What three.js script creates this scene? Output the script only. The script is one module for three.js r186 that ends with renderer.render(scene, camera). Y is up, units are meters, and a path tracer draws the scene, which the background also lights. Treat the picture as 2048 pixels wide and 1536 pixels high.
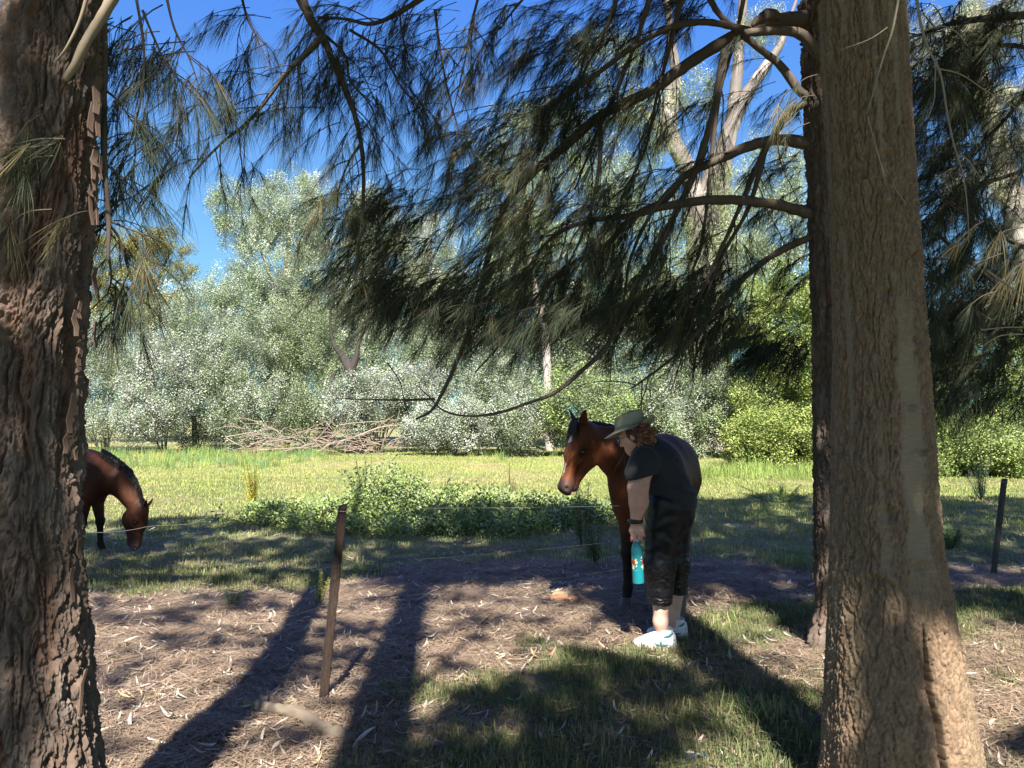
import * as THREE from 'three';
import { mergeGeometries } from 'three/addons/utils/BufferGeometryUtils.js';
import { createNoise2D, createNoise3D } from 'simplex-noise';

// ---------------------------------------------------------------- camera, sky, sun, exposure
const scene = new THREE.Scene();
const EYE = 1.55, F = 1539, PITCH = Math.atan(62 / F);
const camera = new THREE.PerspectiveCamera(2 * Math.atan(768 / F) * 180 / Math.PI, 4 / 3, 0.05, 900);
camera.position.set(0, EYE, 0); camera.rotation.x = PITCH;
scene.add(camera);
const renderer = new THREE.WebGLRenderer();
renderer.toneMapping = THREE.LinearToneMapping;
renderer.toneMappingExposure = 3.65;
renderer.shadowMap.enabled = true;
const COT = 1 / Math.tan(48 * Math.PI / 180), SUNX = 0.05;            // cotangent of the sun's height, sideways drift of shadows per metre
const SUN = new THREE.Vector3(SUNX, 1 / COT, 1).normalize();          // towards the sun: behind the camera
const sun = new THREE.DirectionalLight(new THREE.Color(1, 0.95, 0.86), 4.6);
sun.target.position.set(0, 0, -14); sun.position.copy(SUN).multiplyScalar(80).add(sun.target.position); scene.add(sun, sun.target);
sun.castShadow = true; sun.shadow.mapSize.set(4096, 4096); sun.shadow.radius = 1.2;
Object.assign(sun.shadow.camera, { left: -45, right: 45, top: 45, bottom: -45, near: 1, far: 200 });
{
  const w = 512, h = 256, d = new Float32Array(w * h * 4), dir = new THREE.Vector3();
  for (let j = 0; j < h; j++) for (let i = 0; i < w; i++) {
    const e = ((j + 0.5) / h - 0.5) * Math.PI, a = ((i + 0.5) / w - 0.5) * 2 * Math.PI;
    dir.set(Math.cos(e) * Math.cos(a), Math.sin(e), Math.cos(e) * Math.sin(a));
    const up = Math.max(0, Math.sin(e)), t = 1 - Math.exp(-up * 3.5), c = Math.max(0, dir.dot(SUN));
    const g = up > 0 ? 0.13 * c * c + 0.2 * Math.pow(c, 60) : 0;  // out-of-view sky is whiter toward the sun, which lifts the shade
    const k = (j * w + i) * 4;
    const b = e < 0 ? 0.35 : 1;
    d[k] = b * (Math.max(0.018, 0.15 - 0.152 * t) + g); d[k + 1] = b * (Math.max(0.045, 0.31 - 0.28 * t) + g); d[k + 2] = b * (0.325 - 0.085 * t + g * 0.75); d[k + 3] = 1;
  }
  const sky = new THREE.DataTexture(d, w, h, THREE.RGBAFormat, THREE.FloatType);
  sky.mapping = THREE.EquirectangularReflectionMapping; sky.magFilter = sky.minFilter = THREE.LinearFilter; sky.needsUpdate = true;
  scene.background = sky; scene.environment = sky; scene.environmentIntensity = 1;
}


// ---------------------------------------------------------------- helpers
function rng(seed) { let a = seed >>> 0; return () => { a = (a + 0x6D2B79F5) >>> 0; let t = Math.imul(a ^ (a >>> 15), 1 | a); t = (t + Math.imul(t ^ (t >>> 7), 61 | t)) ^ t; return ((t ^ (t >>> 14)) >>> 0) / 4294967296; }; }
const V = (x, y, z) => new THREE.Vector3(x, y, z);
const n2 = createNoise2D(rng(11)), n3 = createNoise3D(rng(12));
const fbm2 = (x, y, o = 4) => { let s = 0, a = 0.5; for (let i = 0; i < o; i++) { s += a * n2(x, y); x *= 2.03; y *= 2.03; a *= 0.5; } return s; };
const clamp = (x, a = 0, b = 1) => Math.min(b, Math.max(a, x));
const lerp = (a, b, t) => a + (b - a) * t;
const sstep = (a, b, x) => { const t = clamp((x - a) / (b - a)); return t * t * (3 - 2 * t); };
// a pixel of the 2048 x 1536 photograph at a depth of d metres -> a point of the place
function P(px, py, d) {
  const cx = (px - 1024) / F, cy = (768 - py) / F, cp = Math.cos(PITCH), sp = Math.sin(PITCH);
  const s = d / (cp - cy * sp);
  return V(cx * s, EYE + s * (cy * cp + sp), -d);
}
const Gd = py => EYE * F / (py - 830);                               // depth of the ground seen at that row
const toPx = (x, d) => 1024 + x / d * F, toPy = d => 830 + EYE * F / d;
const used = {};
function numbered(n) { const k = used[n] = (used[n] ?? -1) + 1; return k ? `${n}_${String(k).padStart(3, '0')}` : n; }
function thing(name, label, category, pos = [0, 0, 0], group) {
  const o = new THREE.Group(); o.name = numbered(name); scene.add(o); o.position.set(...(pos.toArray ? pos.toArray() : pos));
  o.userData = { label, category }; if (group) o.userData.group = group;
  return o;
}
function part(name, geo, mat, parent, kind) {
  const m = new THREE.Mesh(geo, mat); m.name = name; m.castShadow = m.receiveShadow = true; (parent || scene).add(m);
  if (kind) m.userData.kind = kind;
  return m;
}
const _m = new THREE.Matrix4(), _q = new THREE.Quaternion(), _s = V(), _e = new THREE.Euler();
function copies(name, geo, mat, list, parent, kind = 'stuff') {      // list: { m: Matrix4, c: Color }
  const im = new THREE.InstancedMesh(geo, mat, list.length); im.name = name; im.castShadow = im.receiveShadow = true;
  list.forEach((l, i) => { im.setMatrixAt(i, l.m); im.setColorAt(i, l.c || WHITE); });
  im.userData.kind = kind; (parent || scene).add(im);
  return im;
}
const WHITE = new THREE.Color(1, 1, 1);
const col = (r, g, b) => new THREE.Color().setRGB(r, g, b);
function mat4(p, q, s) { return new THREE.Matrix4().compose(p, q, typeof s === 'number' ? V(s, s, s) : s); }
const quat = (x, y, z, o = 'YXZ') => new THREE.Quaternion().setFromEuler(new THREE.Euler(x, y, z, o));
const std = (o) => new THREE.MeshStandardMaterial({ roughness: 0.85, ...o });
function geom(pos, idx, uv, color) {
  const g = new THREE.BufferGeometry();
  g.setAttribute('position', new THREE.BufferAttribute(pos instanceof Float32Array ? pos : new Float32Array(pos), 3));
  if (uv) g.setAttribute('uv', new THREE.BufferAttribute(new Float32Array(uv), 2));
  if (color) g.setAttribute('color', new THREE.BufferAttribute(new Float32Array(color), 3));
  g.setIndex(new THREE.BufferAttribute(new Uint32Array(idx), 1)); g.computeVertexNormals();
  return g;
}
// a tapered tube along points; radii a number, an array, or a function of t
function tube(pts, radius, sides = 7, segs = 0, wob = 0, seed = 1, uvScale = 1) {
  const curve = pts.length > 2 ? new THREE.CatmullRomCurve3(pts, false, 'centripetal') : new THREE.LineCurve3(pts[0], pts[1]);
  segs = segs || (pts.length - 1) * 4;
  const r = t => typeof radius === 'number' ? radius : typeof radius === 'function' ? radius(t) : (() => { const x = t * (radius.length - 1), i = Math.min(radius.length - 2, Math.floor(x)); return lerp(radius[i], radius[i + 1], x - i); })();
  const pos = [], uv = [], idx = [], N = V(), B = V(), T = V(), p = V(), last = V(); let len = 0;
  for (let i = 0; i <= segs; i++) {
    const t = i / segs; curve.getPoint(t, p); curve.getTangent(t, T);
    if (i === 0) { N.set(Math.abs(T.y) > 0.9 ? 1 : 0, Math.abs(T.y) > 0.9 ? 0 : 1, 0); } else len += p.distanceTo(last);
    last.copy(p); N.addScaledVector(T, -N.dot(T)).normalize(); B.crossVectors(T, N);
    const rad = r(t);
    for (let j = 0; j <= sides; j++) {
      const a = (j % sides) / sides * 2 * Math.PI, c = Math.cos(a), s = Math.sin(a);
      const k = wob ? 1 + wob * n3(c * 1.3 + seed * 7, s * 1.3, len * 9) + wob * 0.6 * n3(c * 3 + seed, s * 3, len * 30) : 1;
      pos.push(p.x + (N.x * c + B.x * s) * rad * k, p.y + (N.y * c + B.y * s) * rad * k, p.z + (N.z * c + B.z * s) * rad * k);
      uv.push(j / sides * Math.max(1, Math.round(rad * 6.28 / 0.25)) * 0.25 * uvScale, len * uvScale);
    }
  }
  const w = sides + 1;
  for (let i = 0; i < segs; i++) for (let j = 0; j < sides; j++) { const a = i * w + j; idx.push(a, a + w, a + 1, a + 1, a + w, a + w + 1); }
  for (const [i, f] of [[0, 1], [segs, 0]]) {                          // caps
    const t = i / segs; curve.getPoint(t, p); const c = pos.length / 3; pos.push(p.x, p.y, p.z); uv.push(0, 0);
    for (let j = 0; j < sides; j++) f ? idx.push(c, i * w + j, i * w + j + 1) : idx.push(c, i * w + j + 1, i * w + j);
  }
  const g = geom(pos, idx, uv);
  const nn = g.attributes.normal;                                      // close the seam
  for (let i = 0; i <= segs; i++) { const a = i * w, b = a + sides; const x = nn.getX(a) + nn.getX(b), y = nn.getY(a) + nn.getY(b), z = nn.getZ(a) + nn.getZ(b), l = Math.hypot(x, y, z) || 1; nn.setXYZ(a, x / l, y / l, z / l); nn.setXYZ(b, x / l, y / l, z / l); }
  return g;
}
function hash3(x, y, z) { let h = Math.imul(x, 374761393) ^ Math.imul(y, 668265263) ^ Math.imul(z, 2147483647 ^ 0x5bd1e995); h = Math.imul(h ^ (h >>> 13), 1274126177); h ^= h >>> 16; return h >>> 0; }
function worley(x, y, z) {
  const xi = Math.floor(x), yi = Math.floor(y), zi = Math.floor(z); let f1 = 9, f2 = 9, id = 0;
  for (let a = -1; a <= 1; a++) for (let b = -1; b <= 1; b++) for (let c = -1; c <= 1; c++) {
    const h = hash3(xi + a, yi + b, zi + c), dx = xi + a + (h & 1023) / 1023 - x, dy = yi + b + ((h >>> 10) & 1023) / 1023 - y, dz = zi + c + ((h >>> 20) & 1023) / 1023 - z, d = Math.sqrt(dx * dx + dy * dy + dz * dz);
    if (d < f1) { f2 = f1; f1 = d; id = h; } else if (d < f2) f2 = d;
  }
  return [f1, f2, (id % 997) / 997];
}
// ---------------------------------------------------------------- smooth bodies from distance fields
const smin = (a, b, k) => { const h = Math.max(k - Math.abs(a - b), 0) / k; return Math.min(a, b) - h * h * k * 0.25; };
function cap(a, b, ra, rb, zs = 1, k = 0.05) {                         // tapered capsule; zs > 1 makes it narrower along z
  const ax = a[0], ay = a[1], az = a[2], dx = b[0] - ax, dy = b[1] - ay, dz = (b[2] - az), l = dx * dx + dy * dy + dz * dz + 1e-9;
  const f = (x, y, z) => {
    const t = clamp(((x - ax) * dx + (y - ay) * dy + (z - az) * dz) / l);
    const ex = x - ax - dx * t, ey = y - ay - dy * t, ez = (z - az - dz * t) * zs;
    return Math.sqrt(ex * ex + ey * ey + ez * ez) - ra - (rb - ra) * t;
  };
  f.k = k; return f;
}
function ell(c, r, k = 0.05) {
  const f = (x, y, z) => {
    const px = (x - c[0]) / r[0], py = (y - c[1]) / r[1], pz = (z - c[2]) / r[2], k0 = Math.sqrt(px * px + py * py + pz * pz) + 1e-9;
    const qx = px / r[0], qy = py / r[1], qz = pz / r[2], k1 = Math.sqrt(qx * qx + qy * qy + qz * qz) + 1e-9;
    return k0 * (k0 - 1) / k1;
  };
  f.k = k; return f;
}
const join = list => (x, y, z) => { let d = 9; for (let i = 0; i < list.length; i++) { const f = list[i]; d = smin(d, f(x, y, z), f.k); } return d; };
function inBasis(f, o, ex, ey, ez, s = 1) {                            // f in axes of its own, placed at o
  const g = (x, y, z) => { const px = x - o.x, py = y - o.y, pz = z - o.z; return s * f((px * ex.x + py * ex.y + pz * ex.z) / s, (px * ey.x + py * ey.y + pz * ey.z) / s, (px * ez.x + py * ez.y + pz * ez.z) / s); };
  g.k = f.k; return g;
}
function surface(f, lo, hi, cell, paint) {                             // naive surface nets
  const nx = Math.ceil((hi[0] - lo[0]) / cell) + 1, ny = Math.ceil((hi[1] - lo[1]) / cell) + 1, nz = Math.ceil((hi[2] - lo[2]) / cell) + 1;
  const v = new Float32Array(nx * ny * nz), at = (i, j, k) => (k * ny + j) * nx + i, B = 4;
  for (let k0 = 0; k0 < nz; k0 += B) for (let j0 = 0; j0 < ny; j0 += B) for (let i0 = 0; i0 < nx; i0 += B) {
    const d = f(lo[0] + (i0 + B / 2) * cell, lo[1] + (j0 + B / 2) * cell, lo[2] + (k0 + B / 2) * cell), skip = Math.abs(d) > cell * B * 2.2;
    for (let k = k0; k < Math.min(nz, k0 + B); k++) for (let j = j0; j < Math.min(ny, j0 + B); j++) for (let i = i0; i < Math.min(nx, i0 + B); i++)
      v[at(i, j, k)] = skip ? d : f(lo[0] + i * cell, lo[1] + j * cell, lo[2] + k * cell);
  }
  const id = new Int32Array(nx * ny * nz).fill(-1), pos = [], idx = [];
  const C = [[0, 0, 0], [1, 0, 0], [0, 1, 0], [1, 1, 0], [0, 0, 1], [1, 0, 1], [0, 1, 1], [1, 1, 1]];
  const E = [[0, 1], [2, 3], [4, 5], [6, 7], [0, 2], [1, 3], [4, 6], [5, 7], [0, 4], [1, 5], [2, 6], [3, 7]];
  const q = new Float32Array(8);
  for (let k = 0; k < nz - 1; k++) for (let j = 0; j < ny - 1; j++) for (let i = 0; i < nx - 1; i++) {
    let inside = 0; for (let c = 0; c < 8; c++) { q[c] = v[at(i + C[c][0], j + C[c][1], k + C[c][2])]; if (q[c] < 0) inside++; }
    if (!inside || inside === 8) continue;
    let x = 0, y = 0, z = 0, n = 0;
    for (const [a, b] of E) if ((q[a] < 0) !== (q[b] < 0)) { const t = q[a] / (q[a] - q[b]); x += lerp(C[a][0], C[b][0], t); y += lerp(C[a][1], C[b][1], t); z += lerp(C[a][2], C[b][2], t); n++; }
    id[at(i, j, k)] = pos.length / 3; pos.push(lo[0] + (i + x / n) * cell, lo[1] + (j + y / n) * cell, lo[2] + (k + z / n) * cell);
  }
  const quad = (a, b, c, d, flip) => { if (a < 0 || b < 0 || c < 0 || d < 0) return; flip ? idx.push(a, c, b, b, c, d) : idx.push(a, b, c, b, d, c); };
  for (let k = 1; k < nz - 1; k++) for (let j = 1; j < ny - 1; j++) for (let i = 1; i < nx - 1; i++) {
    const s = v[at(i, j, k)] < 0;
    if (s !== v[at(i + 1, j, k)] < 0) quad(id[at(i, j - 1, k - 1)], id[at(i, j, k - 1)], id[at(i, j - 1, k)], id[at(i, j, k)], !s);
    if (s !== v[at(i, j + 1, k)] < 0) quad(id[at(i - 1, j, k - 1)], id[at(i, j, k - 1)], id[at(i - 1, j, k)], id[at(i, j, k)], s);
    if (s !== v[at(i, j, k + 1)] < 0) quad(id[at(i - 1, j - 1, k)], id[at(i, j - 1, k)], id[at(i - 1, j, k)], id[at(i, j, k)], !s);
  }
  let color = null;
  if (paint) { color = new Float32Array(pos.length); for (let i = 0; i < pos.length; i += 3) { const c = paint(pos[i], pos[i + 1], pos[i + 2]); color[i] = c[0]; color[i + 1] = c[1]; color[i + 2] = c[2]; } }
  return geom(pos, idx, null, color);
}
// strips of hair: each a list of points with a half width; flat ribbon turned by side
function ribbon(pts, w, side, out) {
  const b = out.pos.length / 3, n = pts.length;
  pts.forEach((p, i) => { const k = w * (i === n - 1 ? 0.15 : 1); out.pos.push(p.x - side.x * k, p.y - side.y * k, p.z - side.z * k, p.x + side.x * k, p.y + side.y * k, p.z + side.z * k); if (i) { const a = b + i * 2; out.idx.push(a - 2, a - 1, a, a - 1, a + 1, a); } });
}
// ---------------------------------------------------------------- ground
const gy = (x, d) => {
  const near = sstep(16, 8, d);
  return 0.03 * fbm2(x * 0.9 + 3, d * 0.9, 3) * near + 0.05 * n2(x * 0.15, d * 0.15) * sstep(6, 14, d) + 0.02 * n2(x * 3.1, d * 3.1) * near + 0.008 * n2(x * 9, d * 9) * near;
};
function inPoly(x, y, p) { let c = false; for (let i = 0, j = p.length - 1; i < p.length; j = i++) if ((p[i][1] > y) !== (p[j][1] > y) && x < (p[j][0] - p[i][0]) * (y - p[i][1]) / (p[j][1] - p[i][1]) + p[i][0]) c = !c; return c; }
const toG = l => l.map(([px, py]) => { const d = Gd(py); return [(px - 1024) / F * d, d]; });
const LITTER = toG([[-300, 1185], [150, 1190], [620, 1172], [850, 1128], [1240, 1118], [1640, 1122], [2200, 1140], [2200, 1170], [1640, 1200], [1400, 1225], [1240, 1290], [930, 1330], [720, 1440], [560, 1600], [-900, 1700]]);
const LITTER2 = toG([[1430, 1290], [1660, 1250], [1700, 1420], [1560, 1380]]), LITTER3 = toG([[1860, 1260], [2300, 1240], [2300, 1700], [1860, 1700]]);
function litter(x, d) {                                               // 1 where twigs and leaves cover the earth, 0 where grass grows
  const jx = x + 0.45 * fbm2(x * 1.2, d * 1.2 + 40, 3), jd = d + 0.5 * fbm2(x * 1.2 + 70, d * 1.2, 3);
  if (inPoly(jx, jd, LITTER)) return 1;
  if (inPoly(jx, jd, LITTER2) || inPoly(jx, jd, LITTER3)) return 0.75;
  return d < 16 ? 0.25 * sstep(0.1, 0.5, n2(x * 0.8, d * 0.8)) : 0;
}
{
  const ds = []; for (let d = -30; d < 2; d += 1.2) ds.push(d);
  for (let d = 2; d < 9; d += 0.045) ds.push(d); for (let d = 9, s = 0.06; d < 700; d += s, s *= 1.045) ds.push(d);
  const xs = []; for (let x = 0, s = 0.045; x < 700; x += s, s *= x < 5 ? 1 : 1.06) { xs.push(x); if (x) xs.push(-x); } xs.sort((a, b) => a - b);
  const pos = [], uv = [], color = [], idx = [], W = xs.length;
  ds.forEach((d, j) => xs.forEach((x, i) => {
    pos.push(x, gy(x, d), -d); uv.push(x / 1.3, d / 1.3);
    let l = litter(x, d); l = clamp(l + 0.35 * n2(x * 2.2, d * 2.2) * (l > 0.2 && l < 0.9 ? 1 : 0.25));
    const f = sstep(5, 24, d + 5 * fbm2(x * 0.25, d * 0.3, 3)), n = fbm2(x * 1.1, d * 1.1 + 9, 4), nb = fbm2(x * 0.22, d * 0.35, 3);
    const g = [lerp(0.185, 0.31, f), lerp(0.19, 0.3, f), lerp(0.085, 0.115, f)], s = [0.208, 0.15, 0.102];
    const dry = f * sstep(0, 0.45, nb), lush = f * sstep(0.05, 0.45, -nb);
    for (let k = 0; k < 3; k++) {
      let c = lerp(g[k], s[k], l) * (1 + 0.42 * n + .22 * n2(x * 6, d * 6) + .16 * n2(x * 14, d * 14));
      c = lerp(c, [0.36, 0.31, 0.15][k], dry * 0.6); c = lerp(c, [0.2, 0.27, 0.07][k], lush * 0.7);
      color.push(c);
    }
    if (i && j) { const a = j * W + i; idx.push(a - W - 1, a - W, a - 1, a - W, a, a - 1); }
  }));
  // tile of fine fallen needles and crumbs, 1.3 m wide: colour about 0.75 and height
  const S = 1024, c = new Uint8Array(S * S * 4), hgt = new Uint8Array(S * S * 4), A = new Float32Array(S * S).fill(0.62), H = new Float32Array(S * S).fill(0.3), R = rng(5);
  for (let j = 0; j < S; j++) for (let i = 0; i < S; i++) { const a = i / S * 6.2832, b = j / S * 6.2832, n = n3(Math.cos(a) * 4 + Math.cos(b) * 4, Math.sin(a) * 4, Math.sin(b) * 4); A[j * S + i] += 0.12 * n + 0.16 * (R() - 0.5); }
  for (let q = 0; q < 9000; q++) {
    const x = R() * S, y = R() * S, a = R() * 6.2832, l = 12 + R() * R() * 70, b = 0.4 + R() * 0.6, cv = (R() - 0.5) * 0.02, w = R() < 0.12 ? 2 : 1;
    let px = x, py = y, an = a; for (let t = 0; t < l; t++) { px += Math.cos(an); py += Math.sin(an); an += cv; for (let k = 0; k < w; k++) { const o = ((Math.floor(py + k) % S + S) % S) * S + (Math.floor(px) % S + S) % S; A[o] = b; H[o] = 0.4 + 0.6 * q / 9000; } }
  }
  for (let i = 0; i < S * S; i++) { const t = clamp(A[i]) * 255; c[i * 4] = t; c[i * 4 + 1] = t * 0.985; c[i * 4 + 2] = t * 0.96; c[i * 4 + 3] = 255; hgt[i * 4] = hgt[i * 4 + 1] = hgt[i * 4 + 2] = H[i] * 255; hgt[i * 4 + 3] = 255; }
  const tex = (d, srgb) => { const t = new THREE.DataTexture(d, S, S); t.wrapS = t.wrapT = THREE.RepeatWrapping; t.magFilter = THREE.LinearFilter; if (srgb) t.colorSpace = THREE.NoColorSpace; t.needsUpdate = true; return t; };
  const m = std({ vertexColors: true, map: tex(c), bumpMap: tex(hgt), bumpScale: 0.008, roughness: 0.95 });
  const ground = part('ground', geom(pos, idx, uv, color), m, scene, 'structure');
  // ------------------------------------------------------------ fallen leaves: narrow, curved, curled
  const leafMat = std({ vertexColors: false, roughness: 0.55, side: THREE.DoubleSide });
  const leafGeos = []; const RL = rng(77);
  for (let v = 0; v < 7; v++) {
    const p = [], ix = [], n = 7, bend = (RL() - 0.5) * 1.6, curl = 0.3 + RL() * 1.6, fold = 0.2 + RL() * 0.6, wd = 0.048 + RL() * 0.04;
    for (let i = 0; i <= n; i++) {
      const t = i / n, w = wd * Math.pow(Math.sin(Math.PI * Math.pow(clamp(t, 0.02, 0.985), 0.75)), 0.8), a = bend * (t - 0.5), x = Math.sin((t - 0.5) * 1.0) , z = bend * 0.28 * ((t - 0.5) ** 2 * 4 - 1) * 0.5, y = curl * 0.16 * (t - 0.5) ** 2 * 4 * (v % 2 ? 1 : 0.4) + 0.02;
      const nx = Math.sin(a), nz = Math.cos(a);
      p.push(x - nx * w, y + fold * w, z - nz * w, x, y, z, x + nx * w, y + fold * w * 0.8, z + nz * w);
      if (i) { const b = i * 3; ix.push(b - 3, b - 2, b, b - 2, b + 1, b, b - 2, b - 1, b + 1, b - 1, b + 2, b + 1); }
    }
    leafGeos.push(geom(p, ix));
  }
  const tint = () => { const k = RL(), b = 0.75 + RL() * 0.6; return k < 0.5 ? col(0.36 * b, 0.30 * b, 0.25 * b) : k < 0.72 ? col(0.33 * b, 0.24 * b, 0.17 * b) : k < 0.86 ? col(0.34 * b, 0.34 * b, 0.27 * b) : k < 0.9 ? col(0.36 * b, 0.25 * b, 0.12 * b) : col(0.19 * b, 0.11 * b, 0.075 * b); };
  const spots = [];
  for (let k = 0; k < 40000 && spots.length < 9500; k++) {
    const d = 2.6 + Math.pow(RL(), 1.25) * 12, x = (RL() - 0.5) * 2 * (d * 0.72 + 0.6), l = litter(x, d);
    if (RL() > (0.38 + 0.62 * l) * (n2(x * 0.9 + 30, d * 0.9) * 0.45 + 0.6)) continue;
    const s = 0.05 + RL() * 0.08; spots.push({ x, d, s: RL() < 0.1 ? s * 1.35 : s, big: s / d });
  }
  spots.sort((a, b) => b.big - a.big);
  const seen = spots.filter(s => Math.abs(s.x) < s.d * 0.66 && s.d > 3.45).slice(0, 290), chosen = new Set(seen), lists = leafGeos.map(() => []);
  const mats = Array.from({ length: 14 }, () => std({ color: tint(), roughness: 0.5, side: THREE.DoubleSide }));
  spots.forEach(s => {
    const q = quat((RL() - 0.5) * 0.8, RL() * 6.2832, (RL() - 0.5) * 0.6), p = V(s.x, gy(s.x, s.d) + 0.006 + RL() * 0.014, -s.d), v = Math.floor(RL() * 7);
    if (chosen.has(s)) { const m = part('fallen_leaf', leafGeos[v], mats[Math.floor(RL() * 14)], ground); m.position.copy(p); m.quaternion.copy(q); m.scale.set(s.s, s.s, s.s); }
    else lists[v].push({ m: mat4(p, q, s.s), c: tint() });
  });
  const lm = std({ roughness: 0.55, side: THREE.DoubleSide });
  const heap = thing('leaf_litter', 'pale curved dead leaves strewn over the bare shady earth', 'leaf litter'); heap.userData.kind = 'stuff';
  lists.forEach(l => copies('dead_leaves', leafGeos[lists.indexOf(l)], lm, l, heap));
  // ------------------------------------------------------------ brown needle litter and sticks in it
  const nl = [], RN = rng(31), ng = [];
  for (let v = 0; v < 3; v++) {
    const o = { pos: [], idx: [] };
    for (let k = 0; k < 26; k++) {
      const a = RN() * 6.2832, l = 0.05 + RN() * 0.1, x = (RN() - 0.5) * 0.2, z = (RN() - 0.5) * 0.2, cv = (RN() - 0.5) * 1.2, y = 0.002 + RN() * 0.015, pts = [];
      for (let i = 0; i < 3; i++) { const t = i / 2; pts.push(V(x + Math.cos(a + cv * t) * l * t, y + (RN() - 0.4) * 0.012, z + Math.sin(a + cv * t) * l * t)); }
      ribbon(pts, 0.0011 + RN() * 0.0006, V(-Math.sin(a), 0, Math.cos(a)), o);
    }
    ng.push(geom(o.pos, o.idx));
  }
  const nls = [[], [], []];
  for (let k = 0; k < 12000; k++) {
    const d = 2.6 + RN() * 6.6, x = (RN() - 0.5) * 2 * (d * 0.7 + 0.5); if (RN() > litter(x, d) + 0.12) continue;
    const b = 0.6 + RN() * 0.8; nls[k % 3].push({ m: mat4(V(x, gy(x, d), -d), quat((RN() - 0.5) * 0.3, RN() * 6.28, (RN() - 0.5) * 0.3), 0.8 + RN() * 0.7), c: col(0.25 * b, 0.178 * b, 0.122 * b) });
  }
  const nlo = thing('needle_litter', 'pinkish brown fallen needles matted over the bare earth', 'needle litter'); nlo.userData.kind = 'stuff';
  nls.forEach((l, i) => copies('fallen_needles', ng[i], std({ roughness: 0.8, side: THREE.DoubleSide }), l, nlo));
}
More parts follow.
